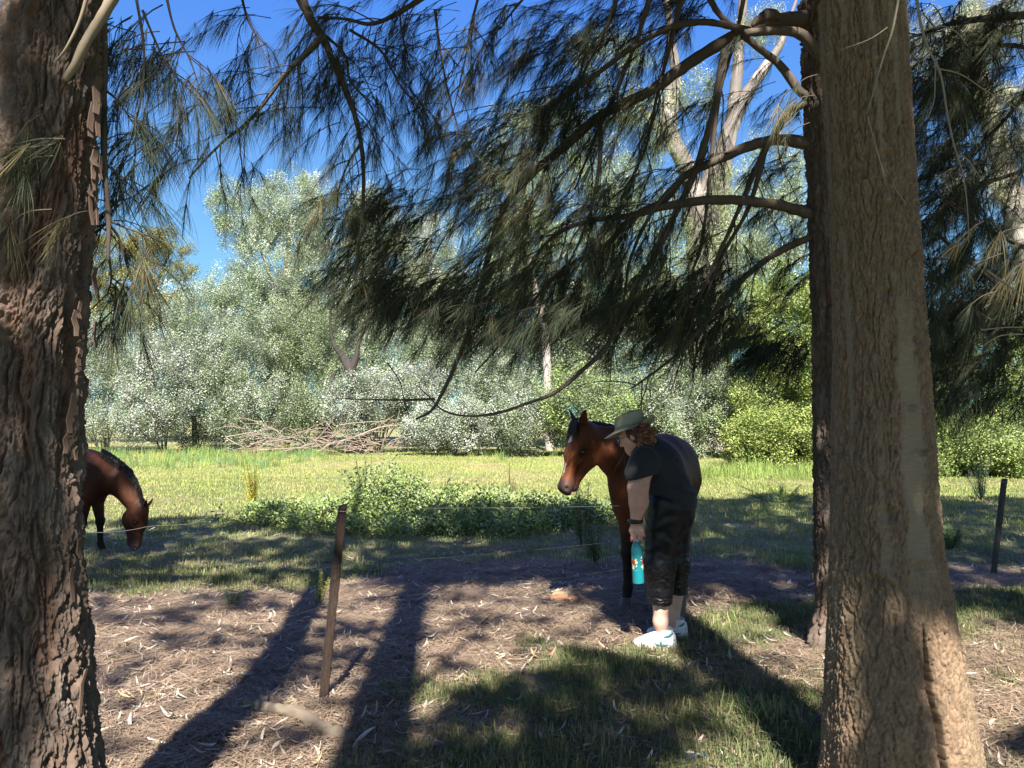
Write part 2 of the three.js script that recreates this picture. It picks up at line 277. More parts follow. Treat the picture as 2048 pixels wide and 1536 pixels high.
// ---------------------------------------------------------------- grass
const shadeEdge = x => (x < -3 ? 12 : lerp(12, 15, sstep(-.5, 3, x))) - 1 * sstep(-3.4, -2.2, x) * sstep(.9, -.3, x) + 0.6 * n2(x * 0.6, 3);
{
  const R = rng(404), gs = [];
  const blade = (n, h, spread, w) => {
    const o = { pos: [], idx: [] };
    for (let k = 0; k < n; k++) {
      const a = R() * 6.2832, r = Math.sqrt(R()) * spread, x = Math.cos(R() * 6.28) * r, z = Math.sin(R() * 6.28) * r, hh = h * (0.45 + R() * 0.75), lean = 0.15 + R() * 0.8;
      const pts = [V(x, -0.01, z), V(x + Math.cos(a) * lean * hh * 0.25, hh * 0.6, z + Math.sin(a) * lean * hh * 0.25), V(x + Math.cos(a) * lean * hh * 0.8, hh * (1 - lean * 0.35), z + Math.sin(a) * lean * hh * 0.8)];
      ribbon(pts, w * (0.7 + R() * 0.6), V(-Math.sin(a), 0, Math.cos(a)), o);
    }
    return geom(o.pos, o.idx);
  };
  const near = [blade(24, 0.04, 0.1, 0.0014), blade(26, 0.06, 0.11, 0.0016)], mid = [blade(26, 0.045, 0.17, 0.0028), blade(26, 0.065, 0.2, 0.003)], far = [blade(30, 0.055, 0.38, 0.006), blade(30, 0.075, 0.42, 0.007)], tall = [blade(26, 0.62, 0.28, 0.0055), blade(30, 0.5, 0.32, 0.0055)];
  const m = new THREE.MeshPhysicalMaterial({ roughness: 1, transmission: 0.3, thickness: 0, side: THREE.DoubleSide, specularIntensity: 0.3 });
  const L = { near: [[], []], mid: [[], []], far: [[], []], tall: [[], []] };
  const put = (k, x, d, s, c) => L[k][Math.floor(R() * 2)].push({ m: mat4(V(x, gy(x, d), -d), quat((R() - 0.5) * 0.3, R() * 6.28, (R() - 0.5) * 0.3), s), c });
  for (let k = 0; k < 14000; k++) { const d = 2.7 + R() * 5, x = (R() - 0.5) * 2 * (d * 0.7 + 0.4), l = litter(x, d), n = n2(x * 1.3 + 5, d * 1.3); if (R() < l + (n < -0.2 ? 0.5 : 0.04)) continue; const b = 0.7 + R() * 0.6, y = R() < 0.25; put('near', x, d, 0.7 + R() * 0.7 + 0.3 * n, y ? col(0.27 * b, 0.24 * b, 0.12 * b) : col(0.135 * b, 0.165 * b, 0.065 * b)); }
  for (let k = 0; k < 11000; k++) { const d = 6 + R() * 13, x = (R() - 0.5) * 2 * (d * 0.7 + 0.6), l = litter(x, d), n = n2(x * 0.8, d * 0.8); if (R() < l || (n < -0.3 && R() < 0.6)) continue; const b = 0.7 + R() * 0.6; put('mid', x, d, 0.6 + R() * 0.6 + 0.3 * n, R() < 0.3 ? col(0.32 * b, 0.3 * b, 0.13 * b) : col(0.19 * b, 0.235 * b, 0.085 * b)); }
  for (let k = 0; k < 17000; k++) {
    const d = 8 + Math.pow(R(), 0.8) * 25, x = (R() - 0.5) * 2 * (d * 0.72 + 2), n = fbm2(x * 0.22, d * 0.35, 3), b = 0.8 + R() * 0.4; if (R() < sstep(15, 9, d)) continue;
    const dry = sstep(0, 0.4, n), s = 0.5 + R() * 0.5 - 0.2 * dry;
    put('far', x, d, s, col(lerp(0.29, 0.40, dry) * b, lerp(0.33, 0.36, dry) * b, lerp(0.1, 0.16, dry) * b));
  }
  // clumps of taller weeds along the far edge of the field and on its left
  for (let k = 0; k < 1500; k++) {
    const left = R() < 0.6, d = left ? 22 + R() * 9 : 26 + R() * 6, x = left ? -20 + R() * 13 : -8 + R() * 34; if (n2(x * 0.5, d * 0.4) < (left ? -0.25 : 0.15)) continue;
    const b = 0.8 + R() * 0.5, u = R(); put('tall', x, d, (left ? 0.75 : 0.6) * (0.6 + R() * 0.6), u < 0.2 ? col(0.36 * b, 0.33 * b, 0.10 * b) : u < 0.7 ? col(0.2 * b, 0.29 * b, 0.08 * b) : col(0.17 * b, 0.26 * b, 0.11 * b));
  }
  for (let k = 0; k < 500; k++) { const x = 4 + R() * 9, d = 18.5 + R() * 3; if (n2(x * 0.7, d) < -0.1) continue; const b = 0.8 + R() * 0.5; put('tall', x, d, 0.5 + R() * 0.4, col(0.23 * b, 0.3 * b, 0.08 * b)); }
  const grass = thing('grass', 'short green and straw grass growing over the field and shade', 'grass'); grass.userData.kind = 'stuff';
  copies('shade_grass', near[0], m, L.near[0], grass); copies('shade_grass', near[1], m, L.near[1], grass); copies('turf', mid[0], m, L.mid[0], grass); copies('turf', mid[1], m, L.mid[1], grass);
  copies('field_grass', far[0], m, L.far[0], grass); copies('field_grass', far[1], m, L.far[1], grass);
  const weeds = thing('tall_weeds', 'tall yellow green weeds standing along the far field edge', 'weeds'); weeds.userData.kind = 'stuff';
  copies('weed_stems', tall[0], m, L.tall[0], weeds); copies('weed_stems', tall[1], m, L.tall[1], weeds);
  // a few bright tufts one can pick out
  for (const [px, py, s, l] of [[1412, 1240, 1.5, 'sunlit straw grass tuft right behind the white shoes'], [1585, 1130, 2.2, 'pale grass tuft left of the rear trunk at its shaded foot'], [1480, 1420, 1.5, 'sunlit grass tuft in the foreground between trunk and shade']]) {
    const d = Gd(py), x = (px - 1024) / F * d, t = thing('grass_tuft', l, 'grass tuft', [x, gy(x, d), -d]);
    const list = []; for (let k = 0; k < 18; k++) { const a = R() * 6.28, r = R() * 0.16 * s * 0.7; list.push({ m: mat4(V(Math.cos(a) * r * 1.5, 0, Math.sin(a) * r), quat((R() - 0.5) * 0.6, R() * 6.28, (R() - 0.5) * 0.6), s * (0.7 + R() * 0.5)), c: R() < 0.5 ? col(0.34, 0.31, 0.15) : col(0.2, 0.26, 0.09) }); }
    copies('blades', near[1], m, list, t);
  }
}
// ---------------------------------------------------------------- she-oak (casuarina) trees
const barkDark = std({ vertexColors: true, roughness: 0.95 });
const limbMat = std({ color: col(0.10, 0.075, 0.058), roughness: 0.9 });
const limbPale = std({ color: col(0.22, 0.175, 0.125), roughness: 0.85 });
const twigMat = std({ color: col(0.075, 0.055, 0.042), roughness: 0.9 });
const needleMat = new THREE.MeshPhysicalMaterial({ roughness: 1, specularIntensity: 0.3, side: THREE.DoubleSide });
// a trunk: centres and radii by height, with a relief function (angle, height, radius) -> [metres out, colour]
function trunkGeo(sta, relief, nT, nY, front = 0) {
  const ys = sta.map(s => s[1]), pos = [], idx = [], color = [];
  const at = y => { let i = 0; while (i < sta.length - 2 && y > ys[i + 1]) i++; const t = clamp((y - ys[i]) / (ys[i + 1] - ys[i])), u = t; return [0, 1, 2, 3].map(k => lerp(sta[i][k], sta[i + 1][k], u)); };
  for (let j = 0; j <= nY; j++) {
    const t = j / nY, y = lerp(ys[0], ys[ys.length - 1], front ? Math.pow(t, front) : t); const [cx, , cz, r] = at(y);
    for (let i = 0; i <= nT; i++) {
      const a = (i % nT) / nT * 2 * Math.PI, [o, c] = relief(a, y, r);
      pos.push(cx + Math.cos(a) * (r + o), y, cz + Math.sin(a) * (r + o)); color.push(c[0], c[1], c[2]);
    }
  }
  const w = nT + 1; for (let j = 0; j < nY; j++) for (let i = 0; i < nT; i++) { const a = j * w + i; idx.push(a, a + w, a + 1, a + 1, a + w, a + w + 1); }
  return geom(pos, idx, null, color);
}
// stringy, deeply furrowed bark in long ragged strips
const fiss = (x, y, z, p) => Math.pow(1 - Math.abs(n3(x, y, z)), p);
const furrowed = (seed, sc = 1, base = [0.132, 0.09, 0.067], flareAt = 0.5) => (a, y, r) => {
  const R0 = 0.16, x = Math.cos(a) * R0, z = Math.sin(a) * R0, wx = 0.016 * n3(x * 12 + seed, y * 5, z * 12) + .006 * n3(x * 34, y * 16, z * 34 + seed), wz = 0.016 * n3(x * 12 + 40, y * 5 + seed, z * 12);
  const u = (x + wx) / sc, w = (z + wz) / sc, v = y / sc;
  const deep = fiss(u * 17 + seed, v * 2.6, w * 17, 7), mid = fiss(u * 46, v * 5.2 + seed, w * 46, 5), fine = fiss(u * 115 + seed, v * 17, w * 115, 3);
  const q = n3(u * 38 + 9, v * 5, w * 38) * 2 + n3(u * 95, v * 13, w * 95) * .8, step = Math.floor(q) + sstep(.75, 1, q - Math.floor(q));   // ragged layers
  const [e1, e2, id] = worley(u / .008, v / .04 + seed, w / .008);
  const ridge = n3(Math.cos(a) * 2.2 + seed, y * 0.5, Math.sin(a) * 2.2), rag = n3(x * 170, y * 40, z * 170);
  const lack = sstep(0.25, 0.5, n3(x * 8 + 50, y * 1.8 + seed, z * 8) + .15 * n3(x * 40, y * 20, z * 40));      // places where the outer bark has broken off
  const fl = sstep(flareAt, 0, y), butt = fl * 0.05 * Math.cos(a * 4 + seed);
  const o = .006 - .021 * deep - .0095 * mid - .004 * fine + .0038 * step + .0045 * (sstep(0, .3, e2 - e1) - .5) + 0.012 * ridge + .0028 * rag - .014 * lack + butt;
  const t = .7 + .45 * id * .7 + .22 * n3(x * 30, y * 12, z * 30), li = sstep(0.2, 0.7, n3(x * 11 + 9, y * 3, z * 11 + seed)) * 0.4, rd = lack * 0.6;
  return [o, [lerp(base[0] * t, 0.19, li) + 0.035 * rd, lerp(base[1] * t, 0.155, li), lerp(base[2] * t, 0.13, li) - 0.01 * rd]];
};
// scaly bark with smooth pale patches, knots and a split at the foot
const scaly = (seed, knots, split) => (a, y, r) => {
  const R0 = 0.2, x = Math.cos(a) * R0, z = Math.sin(a) * R0, wx = 0.008 * n3(x * 16 + seed, y * 9, z * 16), wy = 0.016 * n3(x * 12, y * 7 + seed, z * 12);
  const wz = 0.008 * n3(x * 16 + 60, y * 9 + seed, z * 16), u = x + wx, w2 = z + wz;
  const [f1, f2, id] = worley(u / 0.0078 + seed, (y + wy) / 0.025, w2 / 0.0078), [e1, e2, id2] = worley(u / 0.0055, (y + wy) / 0.009 + seed, w2 / 0.0055);
  const deep = fiss(u * 22 + seed, y * 4.5, w2 * 22, 8), mid = fiss(u * 52, y * 15 + seed, w2 * 52, 5);
  const big = n3(Math.cos(a) * 1.8 + seed, y * 0.8, Math.sin(a) * 1.8), sm0 = n3(Math.cos(a) * 2.6, y * 0.55 + seed * 3, Math.sin(a) * 2.6);
  let smooth = .7 * sstep(0.25, 0.65, sm0 + .25 * n3(x * 14, y * 9, z * 14) + .1 * n3(x * 50, y * 30, z * 50)) * sstep(0.55, 0.9, y); const da = Math.abs(Math.atan2(Math.sin(a - 1.42), Math.cos(a - 1.42)));
  smooth = Math.max(smooth, sstep(0.34, 0.16, da + 0.1 * n3(x * 9, y * 3, z * 9) + .07 * n3(x * 40, y * 22, z * 40)) * sstep(0.8, 1.1, y) * sstep(2.2, 1.7, y) * 0.95);
  const rings = 0.5 + 0.5 * n3(x * 10, y * 160, z * 10);
  let o = 0.008 * big + lerp(-.002 - .0125 * deep - .006 * mid + .0042 * sstep(0, .3, f2 - f1) * (.3 + .8 * id) + .003 * sstep(0, .4, e2 - e1) + .0016 * n3(x * 160, y * 90, z * 160), -0.001 + 0.0014 * rings, smooth);
  let t = 0.55 + 0.6 * id * (1 - smooth) + 0.3 * id2, c = [lerp(0.175 * t, 0.26, smooth * 0.6), lerp(0.115 * t, 0.2, smooth * 0.6), lerp(0.071 * t, 0.142, smooth * 0.6)];
  if (smooth > 0.3 && rings > 0.72) c = c.map(v => v * 1.18);
  const moss = sstep(0.25, 0.6, n3(x * 6 + 20, y * 1.5, z * 6)) * 0.2; c = [lerp(c[0], 0.13, moss), lerp(c[1], 0.12, moss), lerp(c[2], 0.07, moss)];
  for (const [ka, ky, kr] of knots) {
    const du = Math.atan2(Math.sin(a - ka), Math.cos(a - ka)) * r / kr, dv = (y - ky) / (kr * 0.62), q = Math.hypot(du, dv);
    if (q < 2.2) { o += 0.006 * Math.exp(-((q - 1 + .3 * n3(x * 20, y * 20, z * 20)) ** 2) * 5) - 0.016 * Math.exp(-q * q * 3) + 0.0015 * Math.sin(q * 14 + 3 * n3(x * 30, y * 30, z * 30)) * sstep(2, 0.6, q) + 0.007 * Math.exp(-((dv - 0.55 + 0.35 * du * du) ** 2) * 9) * sstep(2.2, 0.8, Math.abs(du)); }
  }
  if (split) { const w = 0.012 * sstep(split[1], split[1] - 0.25, y) + 0.003, du = Math.atan2(Math.sin(a - split[0] - 0.03 * n3(0, y * 4, 1)), Math.cos(a - split[0] - 0.03 * n3(0, y * 4, 1))) * r; if (y < split[1]) { o -= 0.05 * sstep(w, w * 0.3, Math.abs(du)) * sstep(split[1], split[1] - 0.1, y); o += 0.02 * Math.exp(-(((Math.abs(du) - 0.05) / 0.04) ** 2)) * sstep(split[1], 0, y); } }
  return [o, c];
};
// ---- hanging needles
const RT = rng(900);
function tuftGeo(n, len, w, open) {
  const o = { pos: [], idx: [] };
  for (let k = 0; k < n; k++) {
    const a = RT() * 6.2832, sp = open * (0.15 + RT() * 0.85), l = len * (0.55 + RT() * 0.6), up = RT() * 0.14 * len, dx = Math.cos(a), dz = Math.sin(a), q = RT() * 6.28;
    const pts = []; for (let i = 0; i < 4; i++) { const t = i / 3; pts.push(V(dx * l * sp * (t - 0.35 * t * t), up - l * (t * (1 - 0.35 * sp) + 0.2 * sp * t * t), dz * l * sp * (t - 0.35 * t * t))); }
    ribbon(pts, w * (0.75 + RT() * 0.5), V(Math.cos(q), 0, Math.sin(q)), o);
  }
  return geom(o.pos, o.idx);
}
const TUFTS = [tuftGeo(19, 0.22, 0.0009, 0.55), tuftGeo(17, 0.27, 0.0009, 0.42), tuftGeo(19, 0.18, 0.0009, 0.85)];
const SHADE_TUFT = tuftGeo(46, 0.42, 0.007, 1.0);                      // the same needles in the tops overhead, a few to each ribbon
class Crown {
  constructor(wind = V(-0.35, 0, 0.1)) { this.twigs = []; this.t = [[], [], []]; this.far = []; this.wind = wind; }
  tuft(p, dir, s, warm) {
    if (this.low && p.z < -4 && p.x / -p.z > -.12 && p.x / -p.z < .31 && EYE + this.low * -p.z > p.y - .2 * s) return;          // the photograph shows none so low over the horse
    const h = dir.clone().multiplyScalar(0.75).add(V((RT() - .5) * .6, -0.65, (RT() - .5) * .6)).addScaledVector(this.wind, 0.5).normalize();
    const q = new THREE.Quaternion().setFromUnitVectors(V(0, -1, 0), h), b = 0.7 + RT() * 0.6;
    q.multiply(quat(0, RT() * 6.28, 0));
    const dry = RT() < warm; this.t[Math.floor(RT() * 3)].push({ m: mat4(p, q, s), c: dry ? col(0.13 * b, 0.11 * b, 0.055 * b) : col(0.054 * b, 0.066 * b, 0.041 * b) });  // dry tan tint, also the look of sunlit needles put into colour
  }
  // a drooping twig from p
  twig(p, dir, len, depth, o) {
    const n = 5, pts = [p.clone()], d = dir.clone().normalize(), step = len / n; let x = p.clone();
    for (let i = 0; i < n; i++) { d.add(V((RT() - 0.5) * 0.5, -0.17 * (o.droop ?? 1) + (RT() - 0.5) * 0.3, (RT() - 0.5) * 0.5)).addScaledVector(this.wind, 0.12).normalize(); x = x.clone().addScaledVector(d, step); pts.push(x); }
    const r = Math.max(0.0016, len * (0.006 + 0.003 * depth));
    if (this.noTwig !== true) this.twigs.push(tube(pts, t => r * (1 - 0.75 * t) + 0.0008, depth > 1 ? 5 : 4, depth > 1 ? 8 : 5));
    const m = Math.round(len / (o.gap ?? 0.07) * 0.75);
    for (let k = 0; k < m; k++) {
      const f = (0.2 + 0.8 * (k + RT()) / m) * n, i = Math.min(n - 1, Math.floor(f)), a = pts[i].clone().lerp(pts[i + 1], f - i), dd = pts[i + 1].clone().sub(pts[i]).normalize().add(V((RT() - 0.5) * 1.1, (RT() - 0.5) * 0.5, (RT() - 0.5) * 1.1)).normalize();
      if (depth > 0 && RT() < 0.45) this.twig(a, dd, len * (0.35 + RT() * 0.3), depth - 1, o);
      else if (RT() < (o.leaf ?? 1)) this.tuft(a, dd, (o.size ?? 1) * (0.7 + RT() * 0.6), o.warm ?? 0.25);
    }
    if ((o.leaf ?? 1) > 0.3) this.tuft(x, d, (o.size ?? 1), o.warm ?? 0.25);
  }
  // twigs all along a limb
  clothe(pts, from, to, n, len, o = {}) {
    const c = new THREE.CatmullRomCurve3(pts, false, 'centripetal');
    for (let k = 0; k < n; k++) {
      const t = lerp(from, to, (k + RT()) / n), p = c.getPoint(t), T = c.getTangent(t), a = RT() * 6.28, side = V(Math.cos(a), Math.sin(a) * 0.8, Math.sin(a + 1)).cross(T).normalize();
      this.twig(p, side.addScaledVector(T, 0.7).add(V(0, -0.25, 0)), len * (0.5 + RT() * 0.8), o.depth ?? 1, o);
    }
  }
  // a mass of foliage round a place, hung on short twigs
  mass(c, rx, ry, rz, n, o = {}) {
    for (let k = 0; k < n; k++) {
      let a, b, e; do { a = RT() * 2 - 1; b = RT() * 2 - 1; e = RT() * 2 - 1; } while (a * a + b * b + e * e > 1);
      this.twig(V(c.x + a * rx, c.y + b * ry, c.z + e * rz), V(-0.7 + (RT() - 0.5) * 1.1, -0.1 + (RT() - 0.5) * 0.7, (RT() - 0.5) * 1.2), (o.len ?? 0.4) * (0.6 + RT() * 0.7), o.depth ?? 0, o);
    }
  }
  build(tree) {
    if (this.twigs.length) part('twigs', mergeGeometries(this.twigs), twigMat, tree, 'stuff');
    this.t.forEach((l, i) => l.length && copies('needles', TUFTS[i], needleMat, l, tree));
    if (this.far.length) copies('unseen_crown', SHADE_TUFT, needleMat, this.far, tree);  // out-of-view clumps that shade the ground, trunks, person and horse
  }
}
const pp = (l, d0, d1 = d0) => l.map(([x, y, d], i) => P(x, y, d ?? lerp(d0, d1, i / (l.length - 1))));
function limb(tree, pts, r0, r1, m = limbMat, name = 'branch', sides = 8) { part(name, tube(pts, t => lerp(r0, r1, Math.pow(t, 0.8)), sides, pts.length * 6, 0.16, pts.length + r0 * 99), m, tree); return pts; }

// ---- the four trees near us, the last two outside the frame
const treeL = thing('casuarina_tree', 'dark furrowed tree trunk at the left edge hiding part of the grazing horse', 'tree');
const treeR = thing('casuarina_tree', 'thick scaly trunk in the right foreground with a split foot and pale patch', 'tree');
const treeB = thing('casuarina_tree', 'slimmer rear trunk hidden behind the thick right trunk, with long arching branches', 'tree');
const treeE = thing('casuarina_tree', 'dark drooping tree foliage filling the right edge above the lone post', 'tree');
const treeS = thing('casuarina_tree', 'tall tree behind the viewer casting the straight middle shadow', 'tree');
{
  const st = (l, d) => l.map(([px, py, r]) => { const p = P(px, py, d); return [p.x, p.y, p.z, r]; }).sort((a, b) => a[1] - b[1]);
  const sL = st([[112, 0, .12], [90, 350, .13], [52, 700, .138], [42, 850, .145], [44, 1150, .154], [52, 1400, .17], [58, 1536, .186], [74, 1700, .22], [76, 1900, .27], [76, 1925, .3]], 2.2);
  sL.push([sL[9][0] - 0.10, 4.3, -2.25, 0.11], [sL[9][0] - 0.35, 7.5, -2.4, 0.085], [sL[9][0] - 0.45, 11.5, -2.5, 0.03]);
  part('trunk', trunkGeo(sL.filter(s => s[1] < 3.2), furrowed(3), 400, 760), barkDark, treeL);
  part('trunk_top', tube(sL.filter(s => s[1] > 2.6).map(s => V(s[0], s[1], s[2])), [.125, .115, .09, .03], 12, 40, 0.1), limbMat, treeL);
  const sR = st([[1721, 0, .157], [1742, 350, .158], [1761, 700, .166], [1772, 1100, .198], [1783, 1250, .226], [1805, 1536, .285], [1810, 1600, .32], [1812, 1640, .35]], 3.0);
  sR.push([sR[7][0] - 0.02, 4.8, -3.0, 0.14], [sR[7][0] + 0.1, 8.5, -3.0, 0.1], [sR[7][0] + 0.15, 12.5, -3.0, 0.03]);
  const ang = (px, c, r) => Math.acos(clamp((px - c) / F * 3 / r, -0.95, 0.95)), hy = py => P(1770, py, 2.82).y;
  const knots = [[ang(1735, 1772, .19), hy(1027), .075], [ang(1795, 1775, .2), hy(1130), .06], [ang(1780, 1765, .17), hy(815), .035], [ang(1800, 1768, .17), hy(905), .03], [ang(1730, 1742, .158), hy(120), .05], [ang(1735, 1742, .158), hy(305), .04], [ang(1728, 1746, .16), hy(410), .045], [ang(1800, 1752, .16), hy(508), .06], [ang(1735, 1754, .163), hy(580), .04], [ang(1797, 1760, .166), hy(677), .05], [ang(1710, 1774, .2), hy(1160), .05], [ang(1700, 1746, .16), hy(345), .02]];
  part('trunk', trunkGeo(sR.filter(s => s[1] < 3.4), scaly(5, knots, [ang(1795, 1788, .26), hy(1225)]), 420, 780), barkDark, treeR);
  part('trunk_top', tube(sR.filter(s => s[1] > 3.1).map(s => V(s[0], s[1], s[2])), [.152, .14, .1, .03], 12, 40, 0.1), limbMat, treeR);
  const sB = st([[1655, 0, .18], [1668, 350, .17], [1678, 700, .165], [1682, 1100, .17], [1682, 1220, .18], [1680, 1270, .21], [1680, 1300, .25]], 5.2);
  sB[0][1] = -0.08; sB.push([sB[6][0] + 0.1, 6.6, -5.2, 0.12], [sB[6][0] + 0.1, 10.5, -5.1, 0.04]);
  part('trunk', trunkGeo(sB.filter(s => s[1] < 4.7), furrowed(8, 0.9, [0.115, 0.083, 0.063], 0.35), 200, 620), barkDark, treeB);
  part('trunk_top', tube(sB.filter(s => s[1] > 4.2).map(s => V(s[0], s[1], s[2])), [.175, .12, .04], 12, 30, 0.1), limbMat, treeB);
  part('trunk', tube([V(5.6, -0.1, -6.6), V(5.5, 1.5, -6.6), V(5.45, 5, -6.6), V(5.6, 9.5, -6.5)], [.28, .2, .15, .04], 12, 40, 0.12), limbMat, treeE);
  part('trunk', tube([V(-0.36, -0.1, 1.4), V(-0.37, 3, 1.4), V(-0.42, 7, 1.4), V(-0.5, 12.5, 1.3)], [.26, .19, .17, .05], 12, 40, 0.1), limbMat, treeS);
}
// flakes of bark standing off the left trunk's right side
{
  const R = rng(61), flakeMat = std({ color: col(.11, .07, .05), roughness: .95 });
  for (let k = 0; k < 26; k++) {
    const py = 60 + R() * 1400, y = P(100, py, 2.2).y, edge = py < 350 ? lerp(118, 98, py / 350) : py < 850 ? lerp(98, 58, (py - 350) / 500) : lerp(58, 72, (py - 850) / 700), a = -.25 + R() * .75;
    const cx = (edge - 1024) / F * 2.2, r = (py > 1300 ? 0.178 : 0.146), h = 0.03 + R() * 0.09, w = 0.008 + R() * 0.016;
    const g = new THREE.BoxGeometry(w, h, 0.004, 1, 3, 1), p = g.attributes.position; for (let i = 0; i < p.count; i++) { const t = p.getY(i) / h; p.setX(i, p.getX(i) * (1 - 0.5 * Math.abs(t)) + 0.003 * Math.sin(t * 9 + k)); p.setZ(i, p.getZ(i) + 0.02 * t * t); } g.computeVertexNormals();
    const m = part('bark_flake', g, flakeMat, treeL); m.position.set(cx + Math.cos(a) * r, y, -2.2 + Math.sin(a) * r); m.rotation.set(0, Math.PI / 2 - a, (R() - 0.5) * 0.3);
  }
}
// ---- limbs and foliage of the rear tree
const cB = new Crown(V(-0.42, 0, 0.12)), cL = new Crown(V(-0.05, 0, 0)), cR = new Crown(V(0.1, 0, 0)), cE = new Crown(V(-0.2, 0, 0.1)), cS = new Crown(); cB.low = .03;
{
  const T = treeB; let l;
  l = limb(T, pp([[1660, 40], [1600, 38], [1560, 42], [1490, 62], [1400, 112], [1300, 182], [1200, 232], [1130, 292], [1060, 352], [1010, 412], [975, 520], [945, 640], [915, 720], [885, 785], [862, 822], [832, 838]], 5.15, 5.9), .062, .008);
  part('branch', tube(pp([[1662, 150, 5.1], [1640, 110, 5.08], [1600, 68, 5.05], [1550, 62, 5.0], [1490, 66, 4.95]], 5), [.06, .045, .035, .03, .025], 8, 24, .15), limbMat, T);
  cB.clothe(l, .3, .72, 28, .55, { depth: 1, gap: .085, warm: .35 });
  limb(T, pp([[870, 798], [800, 800], [740, 799], [672, 797]], 5.8, 5.85), .011, .003, limbMat, 'branch', 6);
  limb(T, pp([[775, 725], [800, 765], [808, 800], [820, 838]], 5.85), .006, .003, limbMat, 'branch', 5);
  l = limb(T, pp([[1452, 84, 5.36], [1445, 130], [1430, 215], [1395, 330], [1350, 430], [1315, 500], [1270, 580], [1215, 690], [1160, 745], [1110, 785], [1060, 805], [990, 827], [930, 832], [885, 820], [860, 795], [838, 775]], 5.25, 5.95), .034, .004);
  cB.clothe(l, .12, .52, 16, .45, { gap: .09 }); 
  l = limb(T, pp([[1660, 300], [1630, 292], [1560, 279], [1500, 292], [1440, 318], [1370, 352], [1330, 400], [1270, 430], [1210, 490], [1130, 535], [1060, 610], [1000, 690], [950, 745]], 5.15, 5.8), .05, .006);
  cB.clothe(l, .3, .88, 27, .5, { gap: .08, warm: .3 });
  l = limb(T, pp([[1665, 440], [1625, 428], [1540, 407], [1430, 400], [1330, 412], [1260, 432], [1180, 442], [1110, 470], [1040, 560], [990, 640]], 5.15, 5.7), .05, .007);
  cB.clothe(l, .4, 1, 24, .5, { gap: .08, warm: .25 });
  l = limb(T, pp([[1670, 462], [1630, 472], [1560, 502], [1500, 545], [1440, 610], [1390, 670], [1340, 720], [1280, 765], [1260, 778]], 5.15, 5.6), .034, .004);
  cB.clothe(l, .25, .95, 21, .42, { gap: .09, warm: .1 });
  limb(T, pp([[1660, 195], [1610, 190], [1560, 130], [1500, 82], [1440, 30], [1400, -40]], 5.15, 5.3), .034, .02);
  l = limb(T, pp([[1660, 180], [1625, 200], [1580, 225], [1545, 275], [1520, 320], [1490, 390], [1455, 470], [1415, 560], [1390, 620], [1372, 700]], 5.15, 5.5), .036, .006);
  cB.clothe(l, .3, 1, 18, .42, { gap: .09 });
  l = limb(T, pp([[1500, 62], [1460, 52], [1400, 44], [1330, 60], [1260, 98], [1190, 150], [1120, 200], [1066, 230]], 5.2, 5.5), .028, .014);
  cB.clothe(l, .2, .95, 18, .5, { gap: .085, warm: .4 });
  for (const [a, n] of [[[[1310, -40], [1270, 90], [1225, 200], [1180, 300], [1150, 380]], 16], [[[1240, -30], [1215, 50], [1170, 140], [1140, 240]], 14], [[[1490, -20], [1475, 60], [1440, 180], [1400, 300]], 10], [[[1370, -30], [1340, 90], [1310, 210], [1290, 300], [1250, 380]], 14], [[[1438, 180], [1425, 290], [1415, 400], [1400, 500], [1380, 560], [1376, 640]], 12], [[[1200, 234, 5.55], [1200, 320], [1185, 410], [1160, 480], [1120, 560]], 14], [[[1530, 305, 5.3], [1495, 420], [1440, 520], [1400, 640], [1390, 730]], 12], [[[1372, 350, 5.42], [1330, 390], [1295, 440], [1260, 520], [1240, 620], [1170, 690]], 14]]) {
    l = limb(T, pp(a, 5.3, 5.6), .02, .006); cB.clothe(l, .1, 1, n * .6 | 0, .4, { gap: .09, warm: .2 });
  }
  // the stub that lies on the big branch
  part('branch_stub', tube(pp([[1505, 52, 4.98], [1520, 38, 4.98], [1545, 30, 4.98], [1560, 36, 4.98]], 5), [.012, .035, .042, .02], 9, 14, .25), twigMat, T);
  // masses: centre, half width and height in pixels, depth, count
  for (const [px, py, rx, ry, d, n, warm] of [[990, 320, 120, 90, 4.3, 46, .3], [1060, 420, 120, 90, 4.4, 40, .35], [760, 470, 70, 110, 4.2, 30, .4], [700, 560, 35, 80, 4.2, 16, .3], [840, 430, 90, 70, 4.2, 26, .35], [870, 590, 110, 70, 4.3, 36, .3], [800, 660, 60, 50, 4.2, 20, .1], [930, 690, 80, 40, 4.3, 18, .1], [1060, 560, 90, 60, 4.5, 26, .1], [1130, 100, 90, 100, 4.6, 46, .1], [1250, 60, 90, 70, 4.7, 36, .15], [1380, 40, 90, 50, 4.8, 26, .2], [1200, 250, 100, 80, 4.6, 28, .15], [1150, 690, 90, 35, 4.5, 24, 0], [1060, 710, 50, 25, 4.4, 12, 0], [1300, 660, 100, 60, 4.8, 30, 0], [1390, 700, 80, 40, 4.9, 22, 0], [1560, 745, 80, 30, 5.3, 34, 0], [1500, 690, 50, 30, 5.2, 10, 0], [1590, 320, 40, 90, 5.2, 12, .2], [1580, 470, 50, 70, 5.4, 14, 0], [1540, 210, 60, 60, 5.2, 10, 0], [1450, 600, 60, 60, 5.0, 14, 0], [1250, 440, 80, 60, 4.7, 16, .1], [1360, 250, 90, 50, 4.9, 14, .2], [1600, 600, 30, 60, 5.5, 8, 0], [960, 640, 110, 70, 5, 34, 0], [1330, 690, 130, 60, 5, 36, 0], [1420, 620, 90, 70, 5, 24, 0], [1150, 620, 90, 80, 5, 24, 0], [1560, 770, 90, 26, 5.3, 24, 0], [1120, 200, 120, 120, 5, 34, .05], [820, 560, 70, 90, 5, 20, .1]]) {
